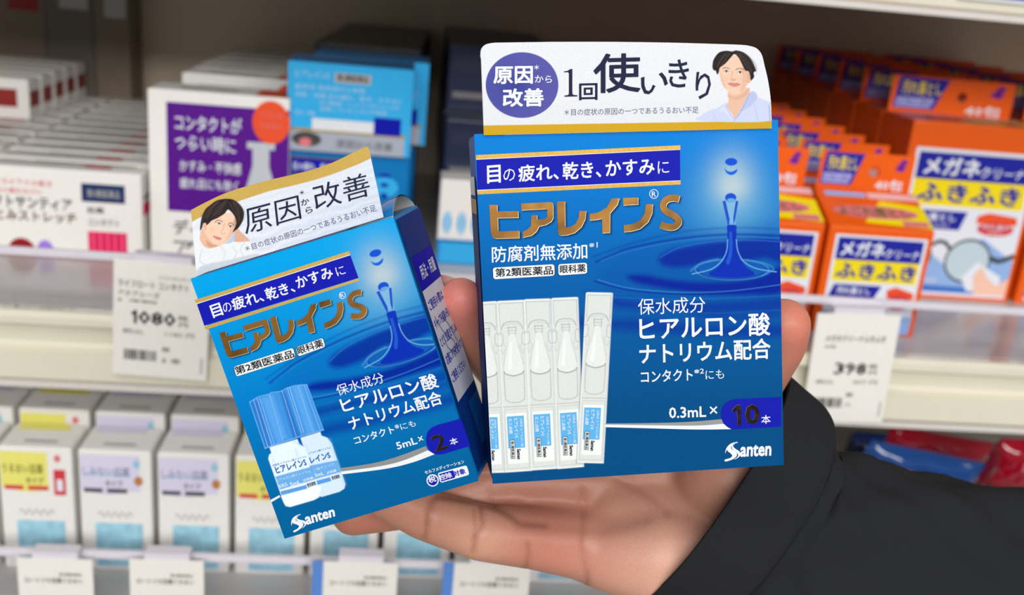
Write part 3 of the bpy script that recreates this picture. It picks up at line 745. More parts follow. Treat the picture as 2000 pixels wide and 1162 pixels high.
# ------------------------------------------------------------------ the two held cartons
def face_grid(fr, step):
    nx = int(fr.w/step)+1; nz = int(fr.h/step)+1
    xs = np.linspace(-fr.w/2, fr.w/2, nx); zs = np.linspace(0, fr.h, nz)
    Xl, Zl = np.meshgrid(xs, zs); X, Y = fr.to_px(np.stack([Xl, Zl], -1))
    return Xl, Zl, X, Y
def body_mesh(mb, fr, sh, m_, r=.0011):
    w, h, d = fr.w, fr.h, fr.depth
    n0 = len(mb.v); mb.box(-w/2, w/2, 0, d, 0, h, m_, r)
    for i in range(n0, len(mb.v)):
        x, y, z = mb.v[i]; mb.v[i] = (x+sh*y, y, z)
def water(c, X, Y, top, mid, bot, y0=300, y1=800):
    """printed water picture; X, Y in the design's own picture coordinates"""
    t = np.clip((Y-y0)/(y1-y0), 0, 1)[..., None]
    base = np.where(t < .5, lin(top)*(1-2*t)+lin(mid)*2*t, lin(mid)*(2-2*t)+lin(bot)*(2*t-1))
    c.c[:] = base
    dx, dy = X-1430, Y-520
    # soft light behind the drop
    g = np.exp(-((dx/82)**2+((Y-392)/84)**2)); g *= 1/(1+np.exp((Y-470)/7))
    c.blend(np.clip(g*.85, 0, .9), lin((84, 160, 204)))
    g2 = np.exp(-((dx/40)**2+((Y-352)/52)**2)); c.blend(np.clip(g2*.9, 0, 1), lin((160, 188, 202)))
    g3 = np.exp(-((dx/26)**2+((Y-366)/22)**2)); c.blend(np.clip(g3*.6, 0, 1), lin((190, 200, 204)))
cwv = crop(3.03, 900, 440)
def ripples(c, T):
    D = (0, 24, 146); S = lambda *p: T(smooth_poly(cwv(*p), 4)); Lp = lambda *p: T(smooth_poly(cwv(*p), 6, False))
    c.poly(S((1000, 120), (1300, 60), (1600, 30), (1900, 40), (1900, 640), (1500, 640), (1000, 560), (860, 420), (820, 260)), (0, 72, 160), .35, 24)
    c.poly(S((1170, 198), (1230, 150), (1400, 112), (1560, 92), (1900, 76), (1900, 215), (1800, 195), (1700, 215), (1600, 205), (1500, 200), (1400, 235), (1290, 252), (1200, 240)), D, .85, 9)
    c.poly(S((985, 300), (1080, 292), (1250, 322), (1450, 335), (1650, 325), (1800, 290), (1900, 240), (1900, 395), (1700, 412), (1400, 402), (1150, 366), (1030, 338)), D, .92, 8)
    c.poly(S((740, 395), (900, 430), (1200, 455), (1600, 450), (1900, 430), (1900, 500), (1500, 515), (1100, 500), (850, 470)), D, .62, 10)
    c.poly(S((690, 540), (760, 548), (1100, 560), (1500, 600), (1900, 590), (1900, 655), (1300, 645), (900, 618), (700, 605)), D, .60, 12)
    c.poly(S((1400, 500), (1650, 520), (1900, 505), (1900, 545), (1600, 560), (1400, 540)), D, .4, 9)
    c.line(Lp((800, 216), (900, 175), (1000, 136), (1300, 78), (1600, 54), (1900, 62)), 4.0, D, .7, 2.2)
    c.line(Lp((830, 212), (1000, 150), (1300, 92), (1600, 68), (1900, 78)), 2.5, (40, 128, 196), .45, 1.6)
    c.line(Lp((780, 186), (1000, 110), (1300, 40), (1600, 14), (1900, 22)), 3.0, D, .4, 2.5)
    c.line(Lp((1180, 190), (1300, 130), (1500, 96), (1700, 88), (1900, 98)), 1.5, (56, 120, 215), .5, 1.2)
    c.line(Lp((810, 322), (1000, 372), (1300, 396), (1600, 388), (1900, 350)), 1.8, (58, 140, 208), .6, 1.2)
    c.line(Lp((790, 330), (1000, 384), (1300, 408), (1600, 400), (1900, 362)), 2.6, D, .8, 1.4)
    c.line(Lp((900, 425), (1300, 440), (1900, 415)), 2.0, (30, 110, 190), .5, 1.6)
    c.line(Lp((1100, 500), (1500, 520), (1900, 500)), 2.0, (30, 110, 190), .35, 1.8)
    # crests around the foot of the column
    c.poly(T(ell(*cwv((1605, 262))[0], 74, 21, 30)), (10, 86, 170), .8, 5)
    c.line(T(ell(*cwv((1605, 262))[0], 72, 20, 36)), 1.6, (88, 160, 215), .6, 1.4)
    c.line(Lp((1360, 270), (1420, 225), (1520, 200)), 2.2, (84, 160, 214), .5, 2); c.line(Lp((1690, 205), (1800, 225), (1850, 260), (1780, 300)), 2.0, (84, 160, 214), .45, 1.6)
    c.line(Lp((1400, 262), (1440, 298), (1560, 316), (1700, 310), (1790, 284)), 2.4, (6, 40, 150), .8, 1.8)
def drop_art(c, T):
    """the falling drop and the rising column, T maps design px -> picture px"""
    D = (10, 60, 190)
    def E(cx, cy, rx, ry): return T(ell(cx, cy, rx, ry, 24))
    # flared base
    base = smooth_poly([(1421, 440), (1421, 478), (1416, 500), (1404, 520), (1384, 534), (1396, 540), (1430, 542), (1462, 540), (1474, 534), (1456, 520), (1443, 500), (1438, 478), (1437, 440)], 4)
    c.poly(T(base), (4, 44, 172), 1, 1.4)
    c.poly(T(smooth_poly([(1424, 446), (1424, 490), (1418, 512), (1424, 515), (1430, 490), (1429, 446)], 4)), (40, 110, 215), .5, 2)
    for pts in ([(1421, 468), (1419, 490), (1409, 510), (1388, 526), (1352, 535)], [(1438, 468), (1441, 490), (1452, 510), (1476, 524), (1516, 531)]):
        c.line(T(smooth_poly(pts, 5, False)), 1.6, (120, 195, 235), .8, 1.0)
    # glassy neck
    c.poly(T([(1413, 394), (1441, 394), (1436, 440), (1423, 440)]), (120, 178, 212), .8, 1.0)
    c.poly(T([(1411, 393), (1417, 392), (1425, 428), (1424, 440), (1421, 438)]), (16, 66, 190), .95, .9)
    c.poly(T([(1437, 392), (1442, 393), (1436, 428), (1433, 440), (1432, 425)]), (16, 66, 190), .95, .9)
    c.poly(T(smooth_poly([(1421, 440), (1437, 440), (1437, 450), (1429, 453), (1421, 450)], 4)), (8, 50, 180), 1, 1)
    c.poly(E(1427, 386, 11, 9), (16, 76, 200), 1, 1.2); c.poly(E(1428, 391, 8, 4), (110, 170, 215), .8, 1.2)
    # drop above: dark cap and crescent
    c.poly(E(1428, 316, 12, 7.5), (14, 78, 205), 1, 1.3)
    c.poly(T(smooth_poly([(1415, 329), (1421, 334), (1430, 335), (1440, 330), (1437, 338), (1428, 342), (1419, 338)], 4)), (16, 96, 215), 1, 1.1)

LOGO = [
 [(138, 543), (197, 543), (198, 592), (355, 590), (357, 638), (201, 641), (204, 732), (212, 743), (362, 738), (364, 792), (186, 797), (160, 785), (149, 755)],
 [(378, 533), (598, 521), (614, 526), (620, 545), (621, 640), (606, 668), (566, 692), (514, 705), (494, 742), (456, 774), (392, 788), (390, 745), (428, 728), (452, 702), (456, 622), (497, 620), (500, 655), (556, 648), (574, 634), (576, 580), (566, 572), (380, 582)],
 [(650, 518), (708, 516), (711, 700), (720, 713), (752, 708), (790, 684), (812, 640), (817, 588), (868, 588), (862, 650), (834, 708), (784, 752), (726, 770), (680, 773), (660, 764), (655, 742)],
 [(1062, 495), (1120, 492), (1106, 540), (1050, 606), (1048, 752), (992, 755), (990, 645), (948, 655), (896, 658), (895, 612), (964, 598), (1024, 562)],
 [(1148, 490), (1262, 487), (1262, 538), (1150, 545)],
 [(1320, 539), (1373, 536), (1368, 606), (1338, 672), (1276, 724), (1210, 742), (1155, 747), (1153, 695), (1218, 688), (1276, 660), (1310, 610)]]
LOGO_S = stroke_poly(smooth_poly([(1572, 497), (1532, 489), (1482, 500), (1452, 536), (1462, 580), (1512, 610), (1556, 640), (1566, 676), (1534, 706), (1484, 708), (1430, 690)], 4, False), 50)
c6 = crop(3.873, 920, 260)
def logo_px(shrink=None):
    out = [c6(*g) for g in LOGO]+[c6(*[tuple(p) for p in LOGO_S])]
    return out
S_TOP = [(285, 1040), (292, 1010), (325, 985), (372, 962), (358, 975), (338, 990), (334, 1005), (350, 1020), (365, 1042), (360, 1065), (335, 1084), (302, 1096), (310, 1078), (330, 1062), (334, 1048), (318, 1030), (305, 1022), (300, 1030)]

def santen(mb, fr, q, y):
    """q: quad (TL, TR, BR, BL px) of the whole wordmark; swirl S then anten"""
    def U(pts): return fr.pts([bil(q, np.array(a), np.array(b)) for a, b in pts], y)
    s1 = smooth_poly([(.02, .42), (.05, .70), (.14, .92), (.28, 1.0), (.22, .88), (.15, .74), (.17, .60), (.25, .48), (.27, .30), (.20, .12), (.06, 0), (.01, .02), (.02, .10), (.12, .16), (.17, .28), (.14, .40), (.08, .52), (.06, .60)], 4)
    s2 = smooth_poly([(.30, .96), (.22, .90), (.19, .78), (.24, .64), (.32, .50), (.35, .34), (.30, .18), (.21, .08), (.29, .24), (.28, .40), (.22, .52), (.17, .64), (.17, .80), (.23, .96)], 4)
    mb.poly(U(s1), white); mb.poly(U(s2), white)
    v, f, _ = glyphs('anten', .035)
    a = .33+v[:, 0]*.66+.02*v[:, 1]; b = .20+v[:, 1]*.62
    mb.add(fr_map(fr, q, a, b, y), f, white)
def fr_map(fr, q, u, v, y):
    Q = [fr.loc(a, b, y) for a, b in q]; return bil(Q, np.asarray(u), np.asarray(v))
L1, L2, L3, L4 = -.00006, -.00010, -.00016, -.00026      # print layers in front of the face
card_edge = mat('blue_card_edge', (10, 120, 200), .25, .2, noise=.08, coat=.3)
side_deep = mat('deep_blue_card', (16, 50, 110), .5, noise=.2, scale=1200, spec=.1)

# ======== large carton
BF = Frame([(930, 262), (1523, 234), (1527, 908), (958, 945)], .275, .024)
big = thing('eye_drop_carton', 'large blue eye drop carton held upright on the right, clear vials printed on its front', 'box', mtx=BF.mtx)
mb = MB(); body_mesh(mb, BF, -.045, mat('big_card', (4, 84, 160), .4, .0, noise=.06)); mb.build('carton_body', big)
Xl, Zl, X, Y = face_grid(BF, .000142)
cv = Canvas(X, Y, (0, 110, 190))
tilt = Y+(X-1230)*.05
water(cv, X, Y, (6, 124, 210), (0, 92, 166), (0, 74, 128), 280, 800)
ripples(cv, lambda p: p); drop_art(cv, lambda p: p)
for g in logo_px():   # printed drop shadow of the logo
    cv.poly(g+np.array([4.0, 3.4]), (4, 20, 60), .85, 3.2)
# vials
lg, mg = (206, 211, 209), (158, 165, 166)
def vial_art(q, detail=True):
    T = lambda pts: np.array([bil(q, np.array(u), np.array(1-v)) for u, v in pts])
    cv.poly(T([(-.02, .0), (.04, -.004), (.96, -.004), (1.02, .0), (1.02, 1.004), (-.02, 1.004)]), (230, 234, 233), 1, 1.2)
    cv.poly(T([(.02, .004), (.98, .004), (.98, .996), (.02, .996)]), (212, 217, 214), 1, .8)
    out = lambda pts, w=1.5, a=.75, c=mg: cv.line(T(pts), w, c, a, .7)
    out([(.05, .012), (.95, .012), (.95, .15)], 1.3, .7); out([(.05, .012), (.05, .15)], 1.3, .7)
    out([tuple(p) for p in smooth_poly([(.10, .165), (.18, .135), (.35, .122), (.65, .122), (.82, .135), (.90, .165)], 4, False)], 2.0)
    out([tuple(p) for p in smooth_poly([(.0, .20), (.12, .15), (.32, .137), (.68, .137), (.88, .15), (1, .20)], 4, False)], 1.2, .5)
    for s_ in (0, 1):
        x = (lambda v: v) if s_ == 0 else (lambda v: 1-v)
        out([(x(.0), .19), (x(.10), .185), (x(.14), .20), (x(.14), .24), (x(.08), .26), (x(0), .26)], 1.6, .7)
        out([tuple(p) for p in smooth_poly([(x(.36), .15), (x(.35), .175), (x(.38), .20), (x(.34), .235), (x(.24), .30), (x(.15), .35), (x(.12), .40), (x(.13), .56), (x(.20), .585), (x(.34), .595), (x(.5), .597)], 4, False)], 1.6, .75)
        out([tuple(p) for p in smooth_poly([(x(.17), .25), (x(.22), .27), (x(.12), .31), (x(.04), .28)], 4, False)], 1.3, .5)
    out([(.34, .155), (.66, .155)], 1.8); out([(.35, .172), (.65, .172)], 1.4); out([(.38, .19), (.62, .19)], 1.2, .6)
    cv.poly(T([tuple(p) for p in smooth_poly([(.38, .20), (.62, .20), (.70, .26), (.84, .35), (.87, .415), (.5, .436), (.13, .415), (.16, .35), (.30, .26)], 4)]), (224, 228, 226), .8, 1.5)
    out([tuple(p) for p in smooth_poly([(.13, .415), (.2, .428), (.5, .440), (.8, .428), (.87, .415)], 4, False)], 2.4, .9, (150, 158, 158))
    cv.poly(T([(.40, .24), (.47, .24), (.42, .40), (.28, .40)]), (236, 239, 238), .7, 2)
    out([(.04, .62), (.96, .62)], 1.6, .7); out([(.06, .636), (.94, .636), (.94, .985), (.06, .985), (.06, .636)], 1.1, .5)
    cv.poly(T([(.12, .66), (.90, .66), (.90, .955), (.12, .955)]), (233, 236, 235), .95, 1)
    # shallow side shading of each moulded strip
    out([(.99, .0), (.99, 1)], 2.0, .5, (176, 182, 182))
c7 = crop(2.906, 920, 560)
VI = [c7((8, 94), (145, 85), (190, 1050), (62, 1054)), c7((150, 85), (300, 78), (342, 1040), (197, 1050)), c7((303, 75), (450, 70), (490, 1028), (345, 1038)), c7((458, 68), (605, 62), (638, 1018), (495, 1030))]
V5 = c7((655, 35), (802, 38), (750, 998), (605, 995))
for q in VI: vial_art(q)
cv.poly(V5+np.array([-3.0, 2.0]), (30, 60, 90), .5, 3.0)
vial_art(V5)
G3 = np.stack([Xl, np.full_like(Xl, L1), Zl], -1)
cv.mesh('front_print', G3, big, PRINT, 'blue water picture with drop, printed vials and gradient ground')
# banner
mb = MB()
bn = c6((40, 205), (1580, 122), (1584, 392), (52, 462))
PB = lambda pts, y, m_, f=BF: mb.poly(f.pts(pts, y), m_)
PB(c6((36, 166), (1582, 92), (1583, 124), (38, 198)), L2, goldband); PB(c6((40, 201), (1580, 127), (1582, 358), (48, 430)), L2, royal)
PB(c6((46, 434), (1584, 360), (1585, 388), (50, 464)), L2, goldband)
PB(c6((38, 196), (1582, 122), (1582, 126), (38, 201)), L3, white); PB(c6((46, 430), (1584, 357), (1584, 361), (46, 435)), L3, white)
mb.build('banner', big)
c8 = crop(2.905, 1180, 560)
mb = MB()
md_ = smooth_poly([(1182, 829), (1280, 830.5), (1360, 831), (1413, 827.5)], 6, False)
PB(np.vstack([smooth_poly([(1182, 826.8), (1260, 826.2), (1340, 824), (1409, 818.5)], 6, False), md_[::-1]]), L2, greyfoil)
PB(np.vstack([md_, smooth_poly([(1428, 838), (1360, 838.6), (1280, 836.6), (1182, 834)], 6, False)]), L2, white)
PB(np.vstack([c8((1004, 624)), smooth_poly(c8((800, 634), (740, 638), (700, 652), (672, 680), (662, 715), (670, 760), (695, 792), (730, 807), (800, 804)), 4, False), c8((1004, 792))]), L3, royal)
mb.build('quantity_pill', big)
mb = MB()
UP = (-.02, -1)
def T(txt, bl, br, h, m_=white, bold=.02, y=L3, f=BF, up=UP): f.text(mb, txt, tq(bl, br, h, up), m_, y, bold)
def T6(txt, bl, br, h, **k): a, b = c6(bl, br); T(txt, a, b, h/3.873, **k)
def T8(txt, bl, br, h, **k): a, b = c8(bl, br); T(txt, a, b, h/2.905, **k)
T6('目', (122, 382), (226, 374), 136, bold=.022); T6('の', (245, 366), (334, 358), 92, bold=-.005)
T6('疲れ、', (358, 370), (664, 352), 128, bold=.02); T6('乾き、', (692, 354), (985, 336), 132, bold=.02)
T6('かすみ', (1018, 330), (1388, 312), 122, bold=.02); T6('に', (1412, 308), (1498, 302), 94, bold=-.005)
T6('防腐剤無添加', (158, 980), (880, 950), 122, bold=.012); T6('※1', (893, 868), (957, 864), 40, bold=.0)
T6('R', (1366, 482), (1398, 480), 40, bold=.01)
T8('保水成分', (192, 160), (574, 146), 92, bold=.0)
T8('ヒアルロン酸', (200, 306), (942, 276), 132, bold=.02); T8('ナトリウム配合', (200, 441), (944, 408), 118, bold=.02)
T8('コンタクト', (208, 545), (502, 531), 68, bold=.015); T8('※2', (510, 494), (566, 491), 28, bold=.01); T8('にも', (575, 526), (680, 520), 52, bold=-.005)
T8('0.3mL', (368, 746), (578, 738), 62, bold=.02); T8('×', (598, 722), (642, 720), 44, bold=.0)
T8('本', (890, 778), (943, 775), 50, bold=.01, y=L4)
q = c8((680, 882), (946, 872), (950, 980), (680, 990)); santen(mb, BF, q, L3)
mb.build('lettering', big)
mb = MB()
rg = ell(*c6((1382, 460))[0], 9, 9.3, 26); ri = ell(*c6((1382, 460))[0], 7.7, 8, 26)
for i in range(26): j = (i+1) % 26; mb.poly(BF.pts([rg[i], rg[j], ri[j], ri[i]], L3), white)
mb.build('registered_mark', big)
def badge(mb_, fr, q, m_, y, r=.12, grow=0.0):
    q = np.array(q); ctr = q.mean(0); q = ctr+(q-ctr)*(1+np.array(grow))
    a = np.linalg.norm(q[1]-q[0]); b = np.linalg.norm(q[3]-q[0]); rv = .2; ru = rv*b/a
    uv = [(ru+(0 if k else 0), 0) for k in range(1)]; pts = []
    for (cx, cy, a0) in ((1-ru, 1-rv, 0), (ru, 1-rv, 90), (ru, rv, 180), (1-ru, rv, 270)):
        for t in (0, 30, 60, 90): an = math.radians(a0+t); pts.append((cx+ru*math.cos(an), cy+rv*math.sin(an)))
    mb_.poly(fr_map(fr, q, [p[0] for p in pts], [p[1] for p in pts], y), m_)
bwhite = mat('badge_white_ink', (232, 234, 236), .45)
mb = MB()
for q, txt, tb in ((c6((160, 1017), (634, 990), (636, 1078), (165, 1106)), '第2類医薬品', ((184, 1088), (620, 1068), 66)), (c6((655, 990), (880, 978), (882, 1062), (658, 1078)), '眼科薬', ((672, 1060), (866, 1050), 62))):
    badge(mb, BF, q, black, L2, grow=0); badge(mb, BF, q, bwhite, L3, grow=(-.018 if len(txt) > 4 else -.035))
    q2 = q.copy(); a, b = c6(*tb[:2]); BF.text(mb, txt, tq(a, b, tb[2]/3.873, UP), black, L4, .015)
mb.build('class_badge', big)
# gold logo, embossed
def emboss(fr, polys, parent, m_, name, off=(0.8, 0.9), lift=.00018, rim=True):
    mb = MB()
    for g in polys:
        if rim: mb.poly(fr.pts(g+np.array(off), L2), mat('foil_rim_highlight', (244, 226, 170), .35, .3))  # pale offset copy paints the emboss highlight at the lower right edge
        pts = fr.pts(g, -lift-.0001); mb.prism(pts, (0, lift, 0), m_)
    return mb.build(name, parent)
emboss(BF, logo_px(), big, gold, 'foil_logo')
mb = MB(); one = c8((757, 786), (777, 785), (775, 670), (752, 671), (726, 696), (728, 712), (753, 700))
for yy, mm, o in ((L4, gold, -.5), (L4-.00005, darkfoil, 0)):
    mb.poly(BF.pts(one+o, yy), mm); a, b = c8((800, 782), (882, 777)); BF.text(mb, '0', tq(a+o, b+o, 112/2.905, UP), mm, yy, .03)
mb.build('foil_numeral', big)
# vial labels
mb = MB(); vblue = mat('vial_label_blue', (86, 172, 226), .4)
for k, q in enumerate(VI+[V5]):
    u0 = .15 if k else .46
    Q = lambda pts, y, m_: mb.poly(fr_map(BF, q, [p[0] for p in pts], [1-p[1] for p in pts], y), m_)
    Q([(u0, .672), (.80, .672), (.80, .862), (u0, .862)], L2, vblue)
    def V(txt, ua, ub, va, vb, m_, bold=.02):   # rotated a quarter turn clockwise, reads downwards
        v, f, _ = glyphs(txt, bold, 1); u = ua+(ub-ua)*v[:, 1]; w_ = va+(vb-va)*v[:, 0]
        mb.add(fr_map(BF, q, u, 1-w_, L3), f, m_)
    V('ヒアレインS', .42 if k else .49, .56 if k else .62, .685, .80 if k else .80, white); 
    if k: V('ミニ点眼', .20, .34, .685, .775, white)
    V('点眼液 ヒアルロン酸', .64, .74, .685, .855, white, .0)
    if k: 
        Q([(.22, .812), (.40, .812), (.40, .925), (.22, .925)], L3, black); Q([(.235, .815), (.385, .815), (.385, .922), (.235, .922)], L3-.00002, bwhite)
        v, f, _ = glyphs('第2類医薬品', .02, 1); mb.add(fr_map(BF, q, .25+.12*v[:, 1], 1-(.819+.10*v[:, 0]), L4), f, black)
    V('Santen', .47, .62, .868, .93, black, .05)
mb.build('vial_labels', big)
# left side print
mb = MB(); w2 = BF.w/2
def LS(y0, y1, z0, z1, m_, e=.00025): mb.poly([(-w2-e-.045*y0, y0, z0), (-w2-e-.045*y1, y1, z0), (-w2-e-.045*y1, y1, z1), (-w2-e-.045*y0, y0, z1)], m_)
LS(.001, .023, .002, BF.h-.012, side_deep); LS(.001, .023, BF.h-.021, BF.h-.017, goldband, .0003); LS(.004, .022, BF.h-.016, BF.h-.011, white, .0003)
mb.build('side_print', big)
# header flap
c5 = crop(3.226, 920, 70)
fl = np.vstack([c5((80, 627), (62, 150)), smooth_poly(c5((58, 128), (64, 84), (95, 55), (150, 45)), 4, False), smooth_poly(c5((500, 40), (900, 40), (1300, 46), (1690, 58)), 4, False),
                smooth_poly(c5((1735, 62), (1790, 78), (1826, 118), (1845, 190), (1868, 290), (1885, 420), (1890, 585)), 4, False)])
YFp = -.0008
def flap_grid(fr, q, nx, nz, yoff):
    u, v = np.meshgrid(np.linspace(0, 1, nx), np.linspace(0, 1, nz)); L = fr_map(fr, q, u, v, 0); L[..., 1] = yoff(u, v); return u, v, L
qF = c5((50, 30), (1900, 30), (1894, 590), (74, 630))
u, v, L = flap_grid(BF, qF, 580, 196, lambda u, v: YFp+0*u)
Xf, Yf = BF.to_px(np.stack([L[..., 0], L[..., 2]], -1))
fc = Canvas(Xf, Yf, (222, 224, 229))
fc.blend(np.clip((Yf-190)/80, 0, .35), lin((214, 214, 218)))
fc.poly(c5((40, 566), (1900, 536), (1900, 600), (40, 640)), (202, 158, 30), 1, .6)
cx, cy = c5((320, 312))[0]
e_ = ell(cx, cy, 70.8, 64, 60); fc.poly(e_, (62, 70, 150), 1, .7)
mm = np.clip(1-np.hypot((Xf-cx)/69.5, (Yf-cy)/63), 0, 1) > 0
fc.blend(mm*np.clip(.15+.55*np.hypot((Xf-cx+34)/90, (Yf-cy-10)/90), 0, .7)*.9, lin((96, 92, 168)))
fc.blend(mm*np.clip(.6-np.hypot((Xf-cx+10)/60, (Yf-cy)/50), 0, .6), lin((34, 52, 132)))
def strands(c, cv_, lines, n, jit, seed, sc_):
    r = random.Random(seed)
    for i in range(n):
        L_ = r.choice(lines); o_ = (r.uniform(-jit, jit), r.uniform(-jit*.6, jit*.6)); k0 = r.random()*.3; P_ = smooth_poly(cv_(*[(x+o_[0]*(1+q*.4), y+o_[1]) for q, (x, y) in enumerate(L_)]), 4, False)
        m_ = len(P_); P_ = P_[int(m_*k0):int(m_*(k0+.55+.15*r.random()))+2]
        if len(P_) > 1: c.line(P_, .8, r.choice([(16, 12, 14), (16, 12, 14), (88, 74, 70), (70, 56, 54)]), r.uniform(.2, .5), .7)
def portrait_right(c):
    p = lambda pts, rgb, a=1, b=.8, sm=4: c.poly(smooth_poly(c5(*pts), sm) if sm else c5(*pts), rgb, a, b)
    p([(1440, 536), (1450, 500), (1500, 470), (1560, 450), (1610, 420), (1750, 400), (1800, 390), (1850, 410), (1888, 430), (1892, 536)], (196, 204, 232), 1, 1.0)
    p([(1620, 350), (1618, 420), (1604, 450), (1655, 520), (1712, 450), (1738, 400), (1744, 330)], (224, 182, 158))
    p([(1618, 372), (1650, 385), (1700, 372), (1748, 330), (1738, 364), (1700, 396), (1650, 404), (1620, 388)], (204, 158, 134), .55, 2.5)
    p([(1560, 470), (1600, 445), (1655, 522), (1640, 532), (1590, 480)], (206, 212, 238)); p([(1660, 528), (1700, 450), (1760, 352), (1800, 385), (1760, 440), (1700, 480)], (178, 188, 222))
    c.line(c5((1655, 524), (1652, 540)), 1.0, (130, 140, 180), .8); c.line(smooth_poly(c5((1600, 445), (1620, 480), (1655, 524), (1700, 470), (1752, 360)), 4, False), 1.0, (140, 146, 186), .8)
    c.line(c5((1780, 430), (1800, 536)), 1.2, (170, 178, 212), .7, 1.2); c.line(c5((1872, 440), (1878, 536)), 1.6, (120, 130, 160), .7, 1); c.line(c5((1520, 490), (1540, 536)), 1.2, (174, 182, 214), .6, 1.2)
    p([(1555, 170), (1560, 250), (1580, 310), (1615, 352), (1655, 372), (1690, 362), (1730, 320), (1752, 250), (1756, 170), (1700, 130), (1610, 130)], (232, 194, 170))   # face
    p([(1735, 240), (1764, 240), (1764, 280), (1745, 300), (1730, 290)], (222, 176, 150)); 
    p([(1700, 200), (1752, 200), (1748, 270), (1715, 335), (1690, 350), (1705, 280)], (208, 160, 134), .5, 3); p([(1562, 220), (1580, 260), (1600, 330), (1580, 310)], (210, 166, 142), .5, 2)
    p([(1516, 190), (1524, 150), (1556, 108), (1600, 96), (1640, 100), (1668, 94), (1715, 108), (1758, 148), (1786, 205), (1790, 225), (1776, 232), (1778, 262), (1757, 282), (1752, 250), (1742, 225), (1722, 220),
       (1700, 178), (1680, 140), (1655, 118), (1632, 138), (1606, 168), (1580, 190), (1562, 205), (1556, 232), (1546, 246), (1536, 222), (1522, 218)], (34, 28, 30), 1, 1.1)
    strands(c, c5, [[(1625, 108), (1580, 130), (1550, 170), (1535, 205)], [(1640, 108), (1610, 130), (1585, 160), (1565, 190)], [(1665, 105), (1705, 125), (1745, 165), (1768, 225)], [(1670, 108), (1700, 145), (1725, 185), (1745, 215)], [(1690, 102), (1740, 140), (1772, 190), (1770, 240)]], 70, 12, 3, 1)
    for a in ([(1600, 110), (1570, 150), (1545, 200)], [(1690, 115), (1730, 160), (1760, 230)], [(1620, 115), (1600, 150), (1575, 180)], [(1672, 112), (1705, 150), (1735, 205)]): c.line(smooth_poly(c5(*a), 4, False), 1.0, (96, 82, 80), .5, 1)
    c.line(smooth_poly(c5((1582, 208), (1600, 202), (1622, 208)), 3, False), 1.6, (80, 60, 54), .8, .8); c.line(smooth_poly(c5((1664, 214), (1690, 206), (1716, 216)), 3, False), 1.6, (80, 60, 54), .8, .8)
    for ex, ey in ((1604, 226), (1690, 232)):
        c.poly(ell(*c5((ex, ey))[0], 5.2, 2.0), (240, 226, 216), .9, .7); c.poly(ell(*c5((ex, ey))[0], 2.2, 2.1), (50, 36, 34), .95, .7)
        c.line(smooth_poly(c5((ex-17, ey), (ex, ey-8), (ex+17, ey+1)), 3, False), 1.2, (70, 50, 46), .8, .6)
    c.line(smooth_poly(c5((1642, 225), (1636, 262), (1632, 278), (1648, 284), (1662, 278)), 3, False), 1.2, (196, 146, 122), .8, 1); c.poly(ell(*c5((1648, 276))[0], 5, 2.4), (206, 152, 128), .6, 1.5)
    p([(1612, 302), (1636, 295), (1652, 298), (1668, 296), (1692, 308), (1668, 322), (1640, 322)], (206, 132, 122), .85, 1.0); c.line(smooth_poly(c5((1616, 304), (1650, 309), (1690, 309)), 3, False), .9, (150, 78, 76), .8, .6)
    p([(1580, 262), (1612, 262), (1610, 285), (1584, 282)], (240, 176, 156), .4, 3); p([(1676, 268), (1710, 266), (1706, 294), (1680, 292)], (236, 168, 148), .35, 3)
portrait_right(fc)
holes = np.ones(Xf.shape, bool)
def inside(X, Y, p):
    ins = np.zeros(X.shape, bool); n = len(p)
    for i in range(n):
        ax, ay = p[i]; bx, by = p[(i+1) % n]
        if ay != by: ins ^= ((ay > Y) != (by > Y)) & (X < (bx-ax)*(Y-ay)/(by-ay)+ax)
    return ins
holes = ~inside(Xf, Yf, fl)
flap = fc.mesh('header_flap', L, big, PAPER, 'white header flap with gold foot band, blue disc and printed portrait', holes)
mb = MB(); pts = BF.pts(fl, YFp+.0002); mb.prism(pts, (0, .00035, 0), paperwhite); mb.build('flap_back', flap)
mb = MB(); y5 = YFp-.0001; nv = mat('header_navy_ink', (30, 36, 64), .6, spec=.1)
def T5(txt, bl, br, h, m_=nv, bold=.02): a, b = c5(bl, br); BF.text(mb, txt, tq(a, b, h/3.226, (0, -1)), m_, y5, bold)
T5('原因', (140, 306), (388, 304), 112, white, .03); T5('＊', (396, 216), (426, 215), 30, white, .02); T5('から', (400, 296), (508, 299), 46, white, .01)
T5('改善', (198, 450), (456, 447), 116, white, .03)
mb.poly(BF.pts(c5((622, 212), (636, 210), (636, 366), (644, 374), (668, 376), (668, 383), (586, 385), (586, 378), (606, 375), (614, 368), (614, 236), (606, 230), (584, 232), (583, 226), (606, 222)), y5), nv); T5('回', (678, 408), (794, 405), 106, bold=.02); T5('使', (768, 364), (1064, 356), 248, bold=.015)
T5('い', (1066, 384), (1236, 334), 118, bold=.01); T5('き', (1240, 328), (1368, 326), 176, bold=.01); T5('り', (1410, 402), (1506, 398), 172, bold=.01)
T5('＊目の症状の原因の一つであるうるおい不足', (586, 504), (1428, 488), 42, mat('header_grey_ink', (96, 98, 130), .5), .0)
mb.build('header_lettering', flap)

